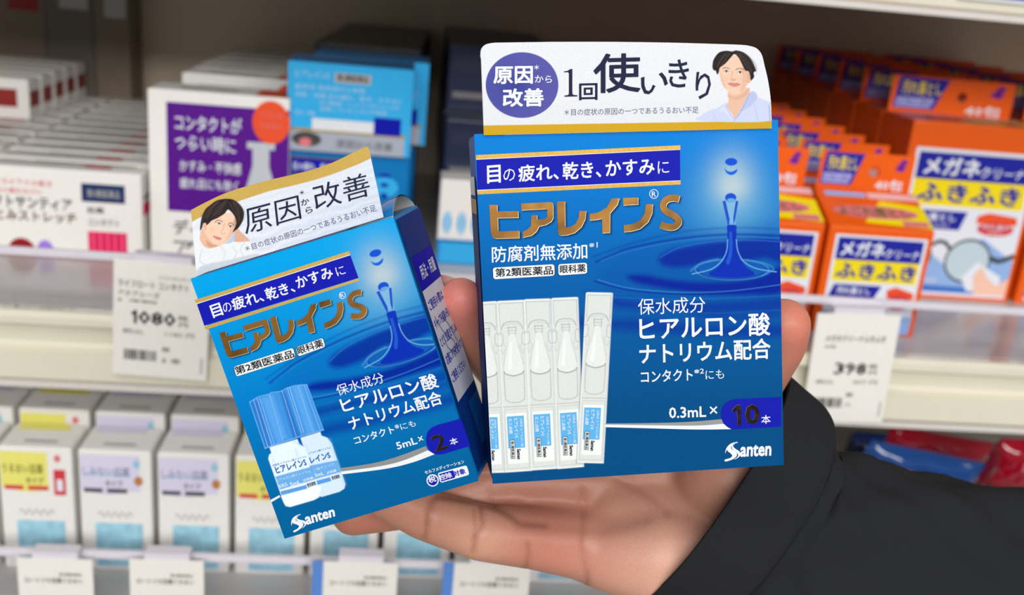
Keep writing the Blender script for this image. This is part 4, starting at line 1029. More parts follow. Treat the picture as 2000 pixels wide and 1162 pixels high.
# ======== small carton
SF = Frame([(369, 545), (765, 424), (938, 938), (559, 1051)], .2735, .024)
SH = .21
sm = thing('eye_drop_carton', 'small blue eye drop carton held tilted on the left, two capped bottles printed on it', 'box', mtx=SF.mtx)
mb = MB(); body_mesh(mb, SF, SH, mat('small_card', (6, 116, 186), .35, .1, noise=.06)); mb.build('carton_body', sm)
Xl, Zl, X, Y = face_grid(SF, .000142)
sv = Canvas(X, Y, (0, 130, 200))
A_ = np.array([[.955, .235], [-.275, .925]]); Ai = np.linalg.inv(A_); o1 = np.array([785., 690.]); o0 = np.array([1430., 528.])
def Tm(p): return o1+(np.asarray(p)-o0) @ A_.T
DX = 1430+(X-o1[0])*Ai[0, 0]+(Y-o1[1])*Ai[0, 1]; DY = 528+(X-o1[0])*Ai[1, 0]+(Y-o1[1])*Ai[1, 1]
water(sv, DX, DY, (0, 158, 226), (0, 122, 196), (0, 94, 150), 270, 780)
ripples(sv, Tm); drop_art(sv, Tm)
c2 = crop(3.8725, 360, 460); c4 = crop(3.227, 480, 700); c1 = crop(4.0075, 350, 270); c3 = crop(3.63, 600, 380)
s_logo = c2((265, 738), (1344, 404), (1398, 604), (330, 928))
b0_, b1_ = np.array([955.6, 388.0]), np.array([1333.5, 466.0])
big_q = c6((136, 545), (1586, 468), (1606, 728), (152, 798))
def inv_bil(q, p):
    q = np.array(q); uv = np.array([.5, .5])
    for _ in range(12):
        f = bil(q, uv[0], uv[1])-p; e = 1e-4
        J = np.stack([(bil(q, uv[0]+e, uv[1])-bil(q, uv[0], uv[1]))/e, (bil(q, uv[0], uv[1]+e)-bil(q, uv[0], uv[1]))/e], 1)
        uv = uv-np.linalg.solve(J, f)
    return uv
S_LOGO = [np.array([bil(s_logo, *inv_bil(big_q, p)) for p in g]) for g in logo_px()]
for g in S_LOGO: sv.poly(g+np.array([4.0, 3.0]), (4, 30, 70), .8, 2.8)
# printed bottles
def P4(pts, rgb, a=1, b=.8, sm_=0): sv.poly(smooth_poly(c4(*pts), 4) if sm_ else c4(*pts), rgb, a, b)
def l4(pts, w, rgb, a=1, b=.7): sv.line(c4(*pts), w, rgb, a, b)
P4([(345, 500), (470, 462), (478, 486), (515, 500), (542, 535), (628, 790), (622, 820), (590, 840), (480, 872), (430, 860), (380, 600)], (206, 226, 240), 1, 1)
P4([(150, 560), (325, 508), (338, 540), (372, 560), (395, 600), (470, 850), (462, 875), (430, 892), (280, 936), (252, 930), (238, 905), (142, 632), (148, 606), (162, 595)], (222, 236, 245), 1, 1)
for k, (x0, y0) in enumerate([(0, 0), (212, -62)]):
    for j, (f_, al) in enumerate([(.12, .35), (.82, .5)]):
        l4([(165+x0+j*150, 620+y0-j*45), (262+x0+j*150, 900+y0-j*45)], 5, (150, 190, 225), al*.6, 3)
P4([(150, 745), (182, 738), (400, 672), (432, 765), (210, 828)], (120, 178, 228), .0)
P4([(186, 745), (412, 682), (437, 762), (215, 826)], (96, 164, 224), .95, 1); P4([(400, 676), (582, 640), (600, 715), (437, 760)], (96, 164, 224), .95, 1)
P4([(218, 838), (382, 796), (388, 820), (226, 862)], (74, 146, 216), .95, .8); P4([(446, 770), (532, 748), (540, 772), (452, 796)], (74, 146, 216), .95, .8)
P4([(222, 870), (470, 800), (478, 830), (430, 888), (280, 930), (248, 920)], (240, 246, 250), .7, 2)
P4([(25, 275), (60, 252), (150, 222), (235, 205), (248, 190), (310, 172), (385, 164), (490, 450), (335, 494), (122, 566)], (62, 142, 218), 1, 1)
P4([(25, 275), (80, 256), (110, 350), (160, 545), (122, 566)], (36, 112, 196), .8, 3); P4([(215, 210), (245, 200), (345, 490), (300, 502)], (30, 104, 190), .8, 4)
P4([(100, 250), (170, 225), (260, 500), (200, 540)], (96, 168, 232), .6, 5); P4([(290, 180), (350, 168), (440, 455), (390, 478)], (96, 168, 232), .6, 5)
for x0, y0, x1, y1, a in ((50, 262, 140, 556, .6), (72, 254, 165, 548, .7), (88, 250, 180, 540, .5), (150, 226, 235, 520, .35), (228, 200, 318, 490, .6), (262, 184, 352, 470, .5), (276, 180, 366, 466, .7), (330, 170, 425, 465, .35), (368, 166, 470, 455, .45)):
    l4([(x0, y0), (x1, y1)], 1.0, (190, 222, 246), a, .7)
for pts in ([(25, 275), (60, 252), (82, 240), (150, 224), (160, 214), (215, 208), (235, 204), (248, 190), (310, 172), (385, 164)], [(385, 164), (490, 450)], [(25, 275), (122, 566)]): l4(pts, 1.2, (120, 196, 240), .8, .7)
l4([(122, 566), (335, 494), (490, 450)], 1.6, (150, 200, 238), .7, 1)
l4([(300, 520), (340, 545)], 3, (170, 196, 222), .6, 2)
G3 = np.stack([Xl, np.full_like(Xl, L1), Zl], -1)
sv.mesh('front_print', G3, sm, PRINT, 'blue water picture with drop and two printed eye drop bottles')
mb = MB()
PB(c2((78, 488), (1247, 117), (1254, 144), (92, 514)), L2, goldpale, SF); PB(c2((96, 518), (1256, 148), (1318, 320), (152, 682)), L2, royal, SF)
PB(c2((154, 686), (1320, 322), (1322, 342), (160, 712)), L2, goldpale, SF); PB(c2((92, 513), (1254, 143), (1256, 148), (94, 518)), L3, white, SF)
mb.build('banner', sm)
mb = MB()
mid_ = smooth_poly(c4((602, 712), (850, 678), (1000, 640), (1148, 578)), 6, False)
PB(np.vstack([smooth_poly(c4((600, 690), (800, 660), (950, 620), (1135, 552)), 6, False), mid_[::-1]]), L2, greyfoil, SF)
PB(np.vstack([mid_, smooth_poly(c4((1190, 603), (1050, 655), (880, 695), (604, 730)), 6, False)]), L2, white, SF)
PB(c4((158, 890), (214, 860), (217, 873), (161, 906)), L2, white, SF)
PB(np.vstack([c4((1356, 378)), smooth_poly(c4((1250, 407), (1210, 418), (1165, 440), (1142, 475), (1138, 525), (1156, 575), (1195, 602), (1240, 602), (1290, 588)), 4, False), c4((1415, 550))]), L3, royal, SF)
mb.build('quantity_pill', sm)
mb = MB(); US = (-.33, -.944)
def T2(txt, bl, br, h, **k): a, b = c2(bl, br); T(txt, a, b, h/3.8725, f=SF, up=US, **k)
def T4(txt, bl, br, h, **k): a, b = c4(bl, br); T(txt, a, b, h/3.227, f=SF, up=US, **k)
T2('目', (222, 625), (300, 598), 100, bold=.022); T2('の', (305, 588), (368, 565), 72, bold=-.005); T2('疲れ、', (378, 568), (610, 496), 98, bold=.02)
T2('乾き、', (632, 494), (845, 426), 96, bold=.02); T2('かすみ', (862, 404), (1134, 316), 92, bold=.02); T2('に', (1160, 308), (1224, 288), 68, bold=-.005)
T2('R', (1186, 470), (1210, 462), 30, bold=.01)
T4('保水成分', (585, 238), (880, 150), 72, bold=.0); T4('ヒアルロン酸', (618, 345), (1222, 180), 98, bold=.02); T4('ナトリウム配合', (665, 456), (1248, 284), 90, bold=.02)
T4('コンタクト', (692, 542), (942, 468), 50, bold=.015); T4('※', (944, 444), (970, 437), 26, bold=.0); T4('にも', (982, 450), (1075, 424), 40, bold=-.005)
T4('5mL', (958, 574), (1085, 536), 46, bold=.02); T4('×', (1092, 524), (1122, 515), 32, bold=.0); T4('本', (1294, 548), (1342, 534), 44, bold=.01, y=L4)
T4('セルフメディケーション', (1132, 730), (1380, 658), 24, bold=.02)
q = c4((262, 1000), (550, 925), (572, 1010), (300, 1096)); santen(mb, SF, q, L3)
db = mat('bottle_text_ink', (30, 96, 180), .4)
T4('ヒアレインS', (196, 726), (388, 672), 46, m_=db, bold=.03); T4('レインS', (412, 662), (538, 624), 42, m_=db, bold=.03)
T4('点眼液 ヒアルロン酸ナトリウム', (170, 682), (385, 622), 14, m_=db, bold=.0); T4('ヒアルロン酸ナトリウム', (398, 604), (538, 566), 14, m_=db, bold=.0)
pt = mat('bottle_pale_ink', (206, 228, 246), .4)
T4('ヒアルロン酸ナトリウム', (200, 776), (410, 716), 18, m_=pt, bold=.0); T4('医薬品', (212, 818), (266, 802), 24, m_=pt); T4('5mL', (284, 806), (350, 788), 26, m_=pt, bold=.03)
T4('ン酸ナトリウ', (430, 712), (560, 672), 18, m_=pt, bold=.0); T4('5mL', (440, 748), (496, 732), 24, m_=pt, bold=.03)
T4('使用期限', (392, 812), (446, 796), 26, m_=ctext); T4('使用期限', (546, 765), (596, 752), 24, m_=ctext)
T4('点眼薬', (362, 778), (430, 758), 18, m_=pt); T4('点眼薬', (512, 730), (575, 712), 18, m_=pt)
mb.build('lettering', sm)
mb = MB()
cx, cy = c2((1196, 452))[0]; rg = ell(cx, cy, 6.6, 7.0, 24); ri = ell(cx, cy, 5.5, 5.9, 24)
for i in range(24): j = (i+1) % 24; mb.poly(SF.pts([rg[i], rg[j], ri[j], ri[i]], L3), white)
mb.build('registered_mark', sm)
mb = MB()
for q, txt, tb in ((c2((370, 992), (828, 846), (848, 922), (390, 1068)), '第2類医薬品', ((396, 1052), (838, 918), 62)), (c2((838, 846), (1052, 770), (1072, 840), (860, 916)), '眼科薬', ((866, 900), (1058, 836), 60))):
    badge(mb, SF, q, black, L2); badge(mb, SF, q, bwhite, L3, grow=(-.02 if len(txt) > 4 else -.04)); a, b = c2(*tb[:2]); SF.text(mb, txt, tq(a, b, tb[2]/3.8725, US), black, L4, .015)
mb.build('class_badge', sm)
mb = MB()
PB(ell(*c4((1178, 768))[0], 12, 12), L2, white, SF); PB(ell(*c4((1178, 768))[0], 9.6, 9.6), L3, royal, SF)
q = c4((1208, 722), (1392, 672), (1410, 732), (1228, 784))
badge(mb, SF, q, white, L2)
mb.poly(fr_map(SF, q, [.04, .52, .52, .04], [.12, .12, .88, .88], L3), royal)
for txt, bl, br, h, m_ in (('税', (1158, 786), (1204, 772), 40, white), ('控除', (1226, 768), (1304, 746), 36, white), ('対象', (1314, 744), (1390, 722), 36, royal)):
    a, b = c4(bl, br); SF.text(mb, txt, tq(a, b, h/3.227, US), m_, L4, .02)
mb.build('tax_relief_mark', sm)
emboss(SF, S_LOGO, sm, gold, 'foil_logo')
mb = MB(); a, b = c4((1196, 588), (1280, 562))
for yy, mm, o in ((L4, gold, -.6), (L4-.00005, darkfoil, 0)): SF.text(mb, '2', tq(a+np.array([o, o*.6]), b+np.array([o, o*.6]), 102/3.227, US), mm, yy, .012)
mb.build('foil_numeral', sm)
# right side: deep blue upper part, blue title block, white panel with small lettering
def RS(y, z, e=.00025): return (SF.w/2+SH*y+e, y, z)
dd, hh = SF.depth, SF.h
mb = MB()
def rs(y0, y1, z0, z1, m_, e=.00025): mb.poly([RS(y0, z0, e), RS(y1, z0, e), RS(y1, z1, e), RS(y0, z1, e)], m_)
sidem = mat('side_blue_card', (8, 52, 124), .5, spec=.1)
rs(.0012, dd-.0004, .002, hh-.001, sidem); rs(.003, dd-.001, hh-.0215, hh-.012, royal, .0003); rs(.003, dd-.001, .022, hh-.0215, mat('side_white_card', (206, 208, 220), .4), .0003)
rs(.012, dd-.001, .006, .019, mat('side_mid_blue', (20, 90, 170), .35), .0003)
mb.build('side_print', sm)
mb = MB()
def ST(txt, y0, y1, z0, z1, m_, bd=.01):
    vs, fs, _a = glyphs(txt, bd, 1); mb.add([RS(y0+(y1-y0)*a, z0+(z1-z0)*b, .0004) for a, b in vs], fs, m_)
ST('用法・用量', .006, .021, hh-.019, hh-.015, white)
for i, s_ in enumerate(['ご使用の際は', 'キャップを容器の先端に', 'とどく位置までしめ', 'お間にひびを使って', 'ご使用ください']): ST(s_, .004, dd-.002 if i in (1, 2, 3) else .019, hh-.0275-i*.0052, hh-.0245-i*.0052, royal)
mb.add([RS(a, b, .0004) for a, b in []], [], cgrey)
for pts in ([(.006, .046), (.010, .040), (.016, .036), (.013, .032)], [(.012, .044), (.016, .041), (.020, .033)], [(.008, .040), (.009, .036), (.014, .0335)]):
    o = stroke_poly(smooth_poly(pts, 4, False), .0004); mb.poly([RS(a, b, .0004) for a, b in o], cgrey)
mb.build('side_lettering', sm)
# torn, curled dust flap at the top right
mb = MB(); N = 22; vs = []
for i in range(N):
    t = i/(N-1); y = .0015+t*(dd-.003); lift = .0042*math.sin(math.pi*min(1, t*1.0))**.7
    for k in range(7):
        s_ = k/6; x = SF.w/2+SH*y-.0005-s_*.013; vs.append((x, y, hh+.0002+lift*math.cos(s_*math.pi*.5)+.0003*s_))
fs = [[i*7+k, i*7+k+1, (i+1)*7+k+1, (i+1)*7+k] for i in range(N-1) for k in range(6)]
mb.add(vs, fs, card_edge); mb.add([(x, y, z-.0004) for x, y, z in vs], [f[::-1] for f in fs], mat('raw_card', (196, 190, 176), .6)); mb.build('dust_flap', sm, True)
# header flap, slightly wavy
top = smooth_poly(c1((92, 562), (180, 515), (300, 456), (400, 415), (500, 384), (700, 328), (900, 282), (1050, 243), (1200, 190), (1330, 128), (1440, 76), (1482, 66)), 6, False)
bot0, bot1 = c1((135, 1072))[0], c1((1600, 618))[0]
tt = np.linspace(0, 1, len(top)); nx, nz = 400, 150
u, v = np.meshgrid(np.linspace(0, 1, nx), np.linspace(0, 1, nz))
arc = np.r_[0, np.cumsum(np.linalg.norm(np.diff(top, axis=0), axis=1))]; arc /= arc[-1]
tx, ty = np.interp(u, arc, top[:, 0]), np.interp(u, arc, top[:, 1]); bx_, by_ = bot0[0]+(bot1[0]-bot0[0])*u, bot0[1]+(bot1[1]-bot0[1])*u
PXf, PYf = bx_+(tx-bx_)*v, by_+(ty-by_)*v
dirs = np.stack([(PXf-1000)/F, (581-PYf)/F, -np.ones_like(PXf)], -1) @ M.T
yo = -.0006+.0016*np.sin(u*math.pi*1.7+.4)*v**1.5+.0035*v
tcoef = (SF.O.dot(SF.D)+yo)/(dirs @ SF.D); Wp = dirs*tcoef[..., None]-SF.O
L = np.stack([Wp @ SF.U, Wp @ SF.D, Wp @ SF.V], -1)
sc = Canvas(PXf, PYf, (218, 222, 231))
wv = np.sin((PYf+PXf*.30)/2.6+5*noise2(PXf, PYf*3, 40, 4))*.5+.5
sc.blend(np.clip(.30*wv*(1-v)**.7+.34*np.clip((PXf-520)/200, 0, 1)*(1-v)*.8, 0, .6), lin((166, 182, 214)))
gb = c1((80, 560), (1500, 50), (1500, 158), (1400, 205), (1200, 282), (1050, 330), (900, 368), (700, 415), (480, 488), (300, 560), (180, 610), (100, 655), (80, 668))
sc.poly(np.vstack([c1((60, 560)), top+np.array([0, -4.0]), c1((1500, 158), (1400, 205), (1200, 282), (1050, 330), (900, 368), (700, 415), (480, 488), (300, 560), (180, 610), (100, 655), (60, 672))]), (196, 162, 84), 1, .6)
def portrait_left(c):
    p = lambda pts, rgb, a=1, b=.8, sm_=4: c.poly(smooth_poly(c1(*pts), sm_), rgb, a, b)
    p([(108, 740), (150, 725), (190, 760), (230, 850), (330, 830), (400, 810), (520, 800), (580, 850), (580, 925), (400, 960), (200, 1005), (135, 1050), (112, 900)], (222, 226, 230), 1, 1)
    p([(135, 1040), (200, 990), (400, 950), (590, 905), (590, 940), (140, 1075)], (184, 192, 206), .8, 2)
    p([(415, 790), (400, 720), (440, 690), (490, 740), (545, 790), (540, 806), (440, 812)], (214, 166, 142))          # raised wrist
    p([(350, 812), (430, 720), (430, 800), (380, 825)], (160, 196, 226), .9, 1)
    p([(165, 740), (200, 700), (260, 800), (345, 800), (300, 845), (240, 862), (200, 850), (165, 800)], (224, 178, 152))
    p([(210, 800), (260, 830), (320, 838), (280, 850), (230, 850)], (186, 134, 110), .7, 2.5)
    p([(190, 690), (210, 640), (300, 590), (420, 590), (452, 640), (446, 700), (415, 760), (372, 812), (325, 838), (272, 826), (228, 780), (200, 735)], (236, 196, 172))
    p([(186, 672), (212, 668), (214, 712), (196, 716)], (222, 172, 146))
    p([(420, 640), (450, 640), (440, 710), (400, 770), (350, 820), (390, 740)], (210, 160, 134), .55, 2.5)
    p([(163, 722), (165, 680), (176, 618), (205, 555), (245, 520), (290, 488), (350, 474), (410, 476), (455, 500), (492, 540), (508, 585), (500, 640), (470, 695), (440, 722), (418, 735), (438, 690), (446, 650), (432, 610), (405, 575),
       (380, 560), (355, 590), (300, 625), (255, 645), (232, 668), (215, 680), (208, 665), (188, 668), (180, 700)], (44, 34, 36), 1, 1.1)
    strands(c, c1, [[(330, 490), (270, 530), (220, 590), (185, 660)], [(390, 490), (330, 530), (280, 580), (230, 630)], [(400, 485), (450, 520), (485, 580), (475, 660)], [(370, 500), (330, 545), (300, 590), (250, 630)], [(420, 510), (450, 560), (465, 620), (450, 690)]], 90, 18, 5, 1)
    for a in ([(300, 500), (250, 560), (215, 630)], [(360, 490), (320, 550), (270, 610)], [(420, 500), (460, 560), (470, 640)], [(390, 500), (420, 550), (450, 600)]): c.line(smooth_poly(c1(*a), 4, False), 1.1, (100, 84, 82), .5, 1)
    c.line(smooth_poly(c1((282, 655), (305, 640), (338, 652)), 3, False), 1.8, (84, 62, 56), .8, .7); c.line(smooth_poly(c1((384, 672), (408, 662), (428, 682)), 3, False), 1.8, (84, 62, 56), .8, .7)
    for ex, ey in ((312, 668), (400, 690)):
        c.poly(ell(*c1((ex, ey))[0], 4.6, 2.0, rot=.25), (240, 228, 220), .9, .6); c.poly(ell(*c1((ex, ey))[0], 2.0, 1.9), (46, 34, 34), .95, .6)
        c.line(smooth_poly(c1((ex-19, ey-4), (ex, ey-9), (ex+18, ey+5)), 3, False), 1.2, (70, 50, 46), .8, .6)
    c.line(smooth_poly(c1((356, 670), (340, 715), (328, 738), (345, 748), (362, 742)), 3, False), 1.2, (196, 146, 122), .85, .8)
    p([(266, 762), (290, 768), (312, 772), (332, 786), (318, 798), (292, 792), (272, 778)], (206, 122, 114), .85, .9); c.line(smooth_poly(c1((268, 765), (298, 778), (332, 786)), 3, False), .9, (140, 70, 70), .8, .5)
    p([(240, 700), (275, 705), (270, 735), (242, 728)], (242, 172, 152), .4, 2.5)
    for a in ([(180, 870), (160, 950), (200, 990)], [(420, 850), (450, 900), (430, 940)], [(330, 850), (360, 900), (340, 950)], [(510, 820), (480, 870), (500, 920)]): c.line(smooth_poly(c1(*a), 4, False), 2, (190, 196, 206), .7, 1.6)
portrait_left(sc)
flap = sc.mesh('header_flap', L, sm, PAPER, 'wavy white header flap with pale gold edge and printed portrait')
L2b = L[::6, ::6].copy(); L2b[..., 1] += .0003
R, C = L2b.shape[:2]; mb = MB(); mb.add(L2b.reshape(-1, 3), [[i*C+j, i*C+j+1, (i+1)*C+j+1, (i+1)*C+j] for i in range(R-1) for j in range(C-1)], paperwhite); mb.build('flap_back', flap)
# lettering follows the flap surface
mb = MB()
def on_flap(px, py, lift=.00012):
    px = np.asarray(px, float); py = np.asarray(py, float)
    uu = np.full(px.shape, .5); vv = np.full(px.shape, .5)
    for _ in range(8):
        bx = bot0[0]+(bot1[0]-bot0[0])*uu; by = bot0[1]+(bot1[1]-bot0[1])*uu; Tx = np.interp(uu, arc, top[:, 0]); Ty = np.interp(uu, arc, top[:, 1])
        vv = np.clip((py-by)/(Ty-by), -.1, 1.1); x = bx+(Tx-bx)*vv; uu = np.clip(uu+(px-x)/(bot1[0]-bot0[0]), 0, 1)
    y = -.0006+.0016*np.sin(uu*math.pi*1.7+.4)*np.clip(vv, 0, 1)**1.5+.0035*vv-lift
    d = np.stack([(px-1000)/F, (581-py)/F, -np.ones_like(px)], -1) @ M.T
    w = d*((SF.O.dot(SF.D)+y)/(d @ SF.D))[..., None]-SF.O
    return np.stack([w @ SF.U, w @ SF.D, w @ SF.V], -1)
def T1(txt, q, m_=nv, bold=.01):
    vs, fs, _a = glyphs(txt, bold); q = c1(*q); p = bil(q, vs[:, 0], vs[:, 1]); mb.add(on_flap(p[:, 0], p[:, 1]), fs, m_)
T1('原因', [(505, 556), (932, 445), (958, 628), (520, 758)], bold=.0); T1('＊', [(940, 412), (974, 404), (980, 436), (946, 444)]); T1('か', [(948, 482), (1012, 466), (1022, 512), (956, 532)]); T1('ら', [(984, 545), (1040, 530), (1048, 578), (994, 594)])
T1('改善', [(1036, 372), (1472, 262), (1502, 448), (1070, 568)], bold=.0)
T1('＊目の症状の原因の一つであるうるおい不足', [(508, 842), (1530, 516), (1548, 568), (524, 890)], mat('flap_grey_ink', (86, 90, 120), .5), -.002)
mb.build('header_lettering', flap)
# ------------------------------------------------------------------ the hand that holds both cartons, in a black sleeve
def chain(pts, n=14):
    """pts: (px, py, depth, radius) -> dense spheres"""
    out = []
    for a, b in zip(pts[:-1], pts[1:]):
        A, B = PD(a[0], a[1], a[2]), PD(b[0], b[1], b[2])
        for t in np.linspace(0, 1, n, endpoint=False): out.append((A+(B-A)*t, a[3]+(b[3]-a[3])*t))
    out.append((PD(*pts[-1][:3]), pts[-1][3])); return out
wrist = (1530, 1062, .339, .0185)
fingers = {
 'thumb':  [(1400, 960, .338, .018), (1425, 840, .330, .0135), (1462, 745, .320, .0106), (1516, 668, .307, .0092), (1531, 634, .301, .0080)],
 'index':  [(1330, 800, .345, .013), (1190, 740, .345, .0118), (1080, 790, .330, .0098), (985, 722, .319, .0086), (920, 650, .305, .0076), (900, 586, .295, .0068)],
 'middle': [(1290, 870, .345, .013), (1150, 850, .342, .0118), (990, 870, .335, .0098), (905, 850, .320, .0086), (868, 800, .316, .0076)],
 'ring':   [(1280, 950, .342, .013), (1130, 945, .338, .0115), (985, 940, .332, .0096), (840, 975, .326, .0086), (690, 1003, .320, .0070)],
 'little': [(1290, 1040, .340, .013), (1150, 1060, .332, .0125), (1050, 1050, .324, .0102), (940, 1040, .316, .0088), (830, 1005, .308, .0078), (745, 965, .302, .0066)],
}
balls = []
for k, f in fingers.items():
    balls += chain(f)
# palm: fans from the knuckles to the wrist
for a in ('index', 'middle', 'ring', 'little'):
    f = fingers[a][0]; g = fingers[a][1]
    balls += chain([(g[0], g[1], g[2]+.002, g[3]+.0005), ((f[0]+g[0])/2+30, (f[1]+g[1])/2, f[2]+.004, .0145), (f[0]+60, f[1]+25, f[2]+.004, .0165), wrist], 16)
balls += chain([(1340, 900, .345, .017), (1440, 960, .345, .02)], 12)
balls += chain([(1200, 1000, .338, .0145), (1330, 1020, .338, .0175), (1450, 1050, .337, .0195)], 14)
balls += chain([(1200, 900, .343, .0140), (1330, 930, .343, .0165)], 12)
balls += chain([(1460, 960, .338, .019), (1420, 930, .334, .020), (1480, 1030, .337, .0195)], 12)     # thumb mound
balls += chain([(1180, 1072, .331, .0130), (1280, 1082, .330, .0170), (1400, 1084, .333, .0190), wrist], 14)   # heel of the palm
balls += chain([wrist, (1700, 1130, .346, .015)], 14)
bm = bmesh.new()
ico = bmesh.new(); bmesh.ops.create_icosphere(ico, subdivisions=3, radius=1.0); iv = np.array([tuple(v.co) for v in ico.verts]); ico.verts.index_update(); fi = [[v.index for v in f.verts] for f in ico.faces]; ico.free()
vs, fs = [], []; n = 0
for c, r in balls: vs.append(iv*r+c); fs += [[i+n for i in f] for f in fi]; n += len(iv)
vs = np.concatenate(vs); me = bpy.data.meshes.new('raw'); me.from_pydata(vs.tolist(), [], fs)
ho = bpy.data.objects.new('raw', me); COL.objects.link(ho)
md = ho.modifiers.new('r', 'REMESH'); md.mode = 'VOXEL'; md.voxel_size = .0011; md.adaptivity = 0; md.use_smooth_shade = True
sm_ = ho.modifiers.new('s', 'SMOOTH'); sm_.factor = .5; sm_.iterations = 14
dg = bpy.context.evaluated_depsgraph_get(); dg.update()
hm = bpy.data.meshes.new_from_object(ho.evaluated_get(dg)); bpy.data.objects.remove(ho)
V = np.empty(len(hm.vertices)*3, np.float32); hm.vertices.foreach_get('co', V); V = V.reshape(-1, 3).astype(float)
Nn = np.empty(len(hm.vertices)*3, np.float32); hm.vertices.foreach_get('normal', Nn); Nn = Nn.reshape(-1, 3).astype(float)
facing = -(Nn @ ray(1200, 900))/np.linalg.norm(ray(1200, 900))
hx, hy = proj(V)
base = np.empty((len(V), 3)); base[:] = lin((192, 136, 112))
def bl_(a, rgb):
    global base
    a = np.clip(a, 0, 1)[:, None]; base = base*(1-a)+lin(rgb)*a
def blob(px, py, d, R, rgb, al):
    r = np.linalg.norm(V-PD(px, py, d), axis=1); bl_(np.exp(-(r/R)**2)*al, rgb)
nz = noise2(hx, hy, 26, 2)*.6+noise2(hx, hy, 9, 6)*.4
bl_((nz-.35)*.45, (206, 132, 112))
blob(880, 580, .288, .016, (226, 130, 120), .85); blob(1560, 630, .300, .018, (226, 128, 108), .75); blob(1070, 1080, .315, .014, (214, 130, 112), .6); blob(1190, 1110, .318, .018, (222, 140, 120), .5)
blob(1010, 955, .33, .016, (150, 92, 74), .6); blob(1150, 960, .335, .02, (160, 102, 82), .5); blob(1300, 960, .33, .022, (166, 106, 86), .5); blob(700, 1010, .32, .02, (176, 100, 80), .6); blob(1290, 1120, .318, .022, (230, 178, 156), .7); blob(1000, 960, .325, .02, (190, 126, 104), .4); blob(935, 1060, .31, .010, (232, 176, 150), .5)  # brown blobs paint palm shade near the cartons into the skin colour
def crease(pts, w, depth, al=.5, rgb=(140, 74, 60), back=None):
    """skin fold along a line of the palm side, its shade darkened into the colour"""
    p = smooth_poly(pts, 6, False); d2 = np.full(len(V), 1e9)
    for i in range(len(p)-1):
        ax, ay = p[i]; ex, ey = p[i+1]-p[i]; t = np.clip(((hx-ax)*ex+(hy-ay)*ey)/(ex*ex+ey*ey), 0, 1); d2 = np.minimum(d2, (hx-ax-t*ex)**2+(hy-ay-t*ey)**2)
    g = np.exp(-d2/(w*w))*(facing > .1)
    V[:] -= Nn*(g*depth)[:, None]; bl_(g*al, rgb)
cz = crop(2.6316, 560, 900)
crease(cz((760, 190), (745, 270), (720, 350), (705, 400)), 5, .0006, .45); crease(cz((740, 200), (722, 290), (716, 330)), 4, .0004, .35)
crease(cz((1000, 240), (1010, 330), (975, 400), (958, 470)), 5, .0006, .45); crease(cz((965, 250), (975, 340), (960, 400)), 4, .0004, .3)
crease(cz((1240, 430), (1245, 480), (1230, 540), (1215, 560)), 6, .0005, .35)
crease(cz((1520, 150), (1525, 320), (1530, 520), (1540, 640)), 6, .0006, .25)
crease(cz((780, 185), (950, 205), (1070, 240), (1150, 285), (1210, 318), (1330, 330)), 7, .0003, .5, (110, 58, 46))  # between two fingers: shade of the gap painted as a dark line
crease(cz((1040, 130), (1060, 200), (1072, 230)), 4, .0004, .35)
crease(cz((1200, 330), (1450, 345), (1650, 350), (1850, 300)), 12, .0003, .18)
crease(cz((1700, 90), (1850, 170), (1960, 260)), 9, .0006, .25)
hm.vertices.foreach_set('co', V.reshape(-1).astype(np.float32))
# fingernail edge is on the far side; fine skin lines come from the material bump
ca = hm.color_attributes.new('print', 'FLOAT_COLOR', 'POINT')
ca.data.foreach_set('color', np.concatenate([base, np.ones((len(V), 1))], 1).reshape(-1).astype(np.float32))
SKIN = attr_mat('skin', .42, bump=.22, scale=1800, sss=.12)
hm.materials.clear(); hm.materials.append(SKIN); hm.name = 'hand'
pr = thing('person', 'person in a black sleeve, palm to the viewer, holding the two blue cartons', 'person', tuple(PD(1700, 1150, .34)))
org = Vector(PD(1700, 1150, .34))
hm.transform(Matrix.Translation(-org)); ho = link('hand', hm, pr)
# nail of the index finger, its rim shows at the left
nb = MB(); c0 = PD(897, 585, .2945); uu = M @ np.array([.25, .968, 0]); ww = M @ np.array([-.72, .19, -.67]); ww /= np.linalg.norm(ww); vv_ = np.cross(uu, ww)
g = []
for i in range(9):
    for j in range(9):
        a, b = (i/8-.5)*2, (j/8-.5)*2; an = b*.95
        g.append(c0+uu*(a*.0058*(1 if a < 0 else 1-.12*b*b))+ww*(.0073*math.cos(an))+vv_*(.0073*math.sin(an))-np.array(org))
nb.add(g, [[i*9+j, i*9+j+1, (i+1)*9+j+1, (i+1)*9+j] for i in range(8) for j in range(8)], mat('fingernail', (232, 178, 164), .25, coat=.3)); nb.build('fingernail', ho, True)
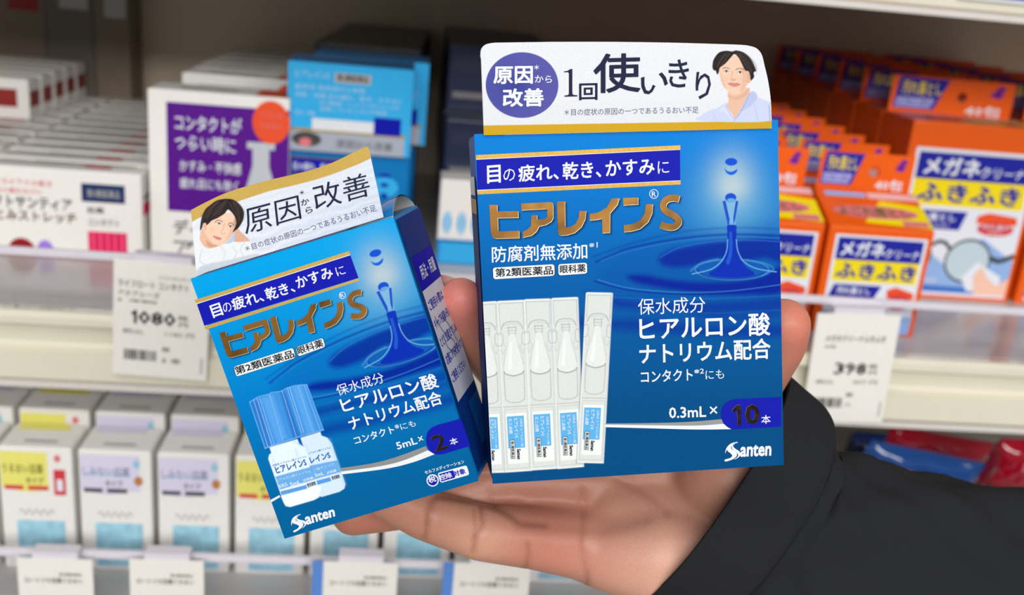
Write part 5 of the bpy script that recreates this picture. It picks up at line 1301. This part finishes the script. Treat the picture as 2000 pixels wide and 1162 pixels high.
# sleeve
cloth = mat('black_sleeve_cloth', (37, 38, 41), .9, spec=.12, noise=.05, scale=2500, bump=.15)
ax_pts = [  # along-arm stations: px, py, depth, half height in px, half depth (m)
 (1386, 948, .331, 262, .0245), (1388, 949.5, .331, 264, .0258), (1420, 971, .333, 258, .0262), (1452, 992, .335, 252, .0262), (1464, 1000, .336, 236, .025), (1480, 1012, .337, 206, .0255), (1520, 1042, .339, 196, .0275),
 (1620, 1092, .342, 208, .029), (1740, 1140, .346, 226, .030), (1900, 1200, .352, 250, .034), (2060, 1250, .358, 262, .042), (2240, 1300, .366, 280, .044), (2500, 1370, .378, 300, .046)]
ap = smooth_poly(ax_pts, 5, False); NS = len(ap); NR = 96; vs = []
r_ = np.random.default_rng(3)
for i, (px, py, d, hp, hd) in enumerate(ap):
    c = PD(px, py, d); j = min(i, NS-2); nx_ = PD(*ap[j+1][:3])-PD(*ap[j][:3]); nx_ /= np.linalg.norm(nx_)
    if i < 15: nx_ = M @ np.array([.826, -.564, -.04]); nx_ /= np.linalg.norm(nx_)
    dep = M @ np.array([0, 0, -1.0]); up = np.cross(dep, nx_); up /= np.linalg.norm(up)
    if up @ (M @ np.array([0, 1.0, 0])) < 0: up = -up
    dep2 = np.cross(nx_, up); dep2 *= np.sign(dep2 @ dep); hh_ = hp*d/F
    s_ = i/NS
    for k in range(NR):
        a = 2*math.pi*k/NR; f = 1.0
        if s_ > .28:
            q = min(1, (s_-.28)*4)
            f += q*(.055*math.sin(3*a+s_*16)*math.sin(s_*23)+.042*math.sin(7*a-s_*30)+.032*math.sin(11*a+s_*52)+.05*math.sin(2*a+s_*38)*math.exp(-abs(s_-.36)*9))
        else: f += .008*math.sin(4*a+s_*9)
        e = .88; ca_, sa_ = math.cos(a), math.sin(a)
        vs.append(c+up*hh_*f*abs(ca_)**e*np.sign(ca_)+dep2*hd*f*abs(sa_)**e*np.sign(sa_)-np.array(org))
ins = []   # turned-in inner wall of the cuff
for i in (0, 4, 8, 12, 15):
    px, py, d, hp, hd = ap[i]; c = PD(px, py, d)-np.array(org)
    for k in range(NR): ins.append(c+(vs[i*NR+k]-c)*(.955 if i else .985))
fs = [[i*NR+k, i*NR+(k+1) % NR, (i+1)*NR+(k+1) % NR, (i+1)*NR+k] for i in range(NS-1) for k in range(NR)]
o = len(vs); fs += [[k, o+k, o+(k+1) % NR, (k+1) % NR] for k in range(NR)]
fs += [[o+i*NR+k, o+(i+1)*NR+k, o+(i+1)*NR+(k+1) % NR, o+i*NR+(k+1) % NR] for i in range(4) for k in range(NR)]
mb = MB(); mb.add(vs+ins, fs, cloth); slv = mb.build('sleeve', pr, True)
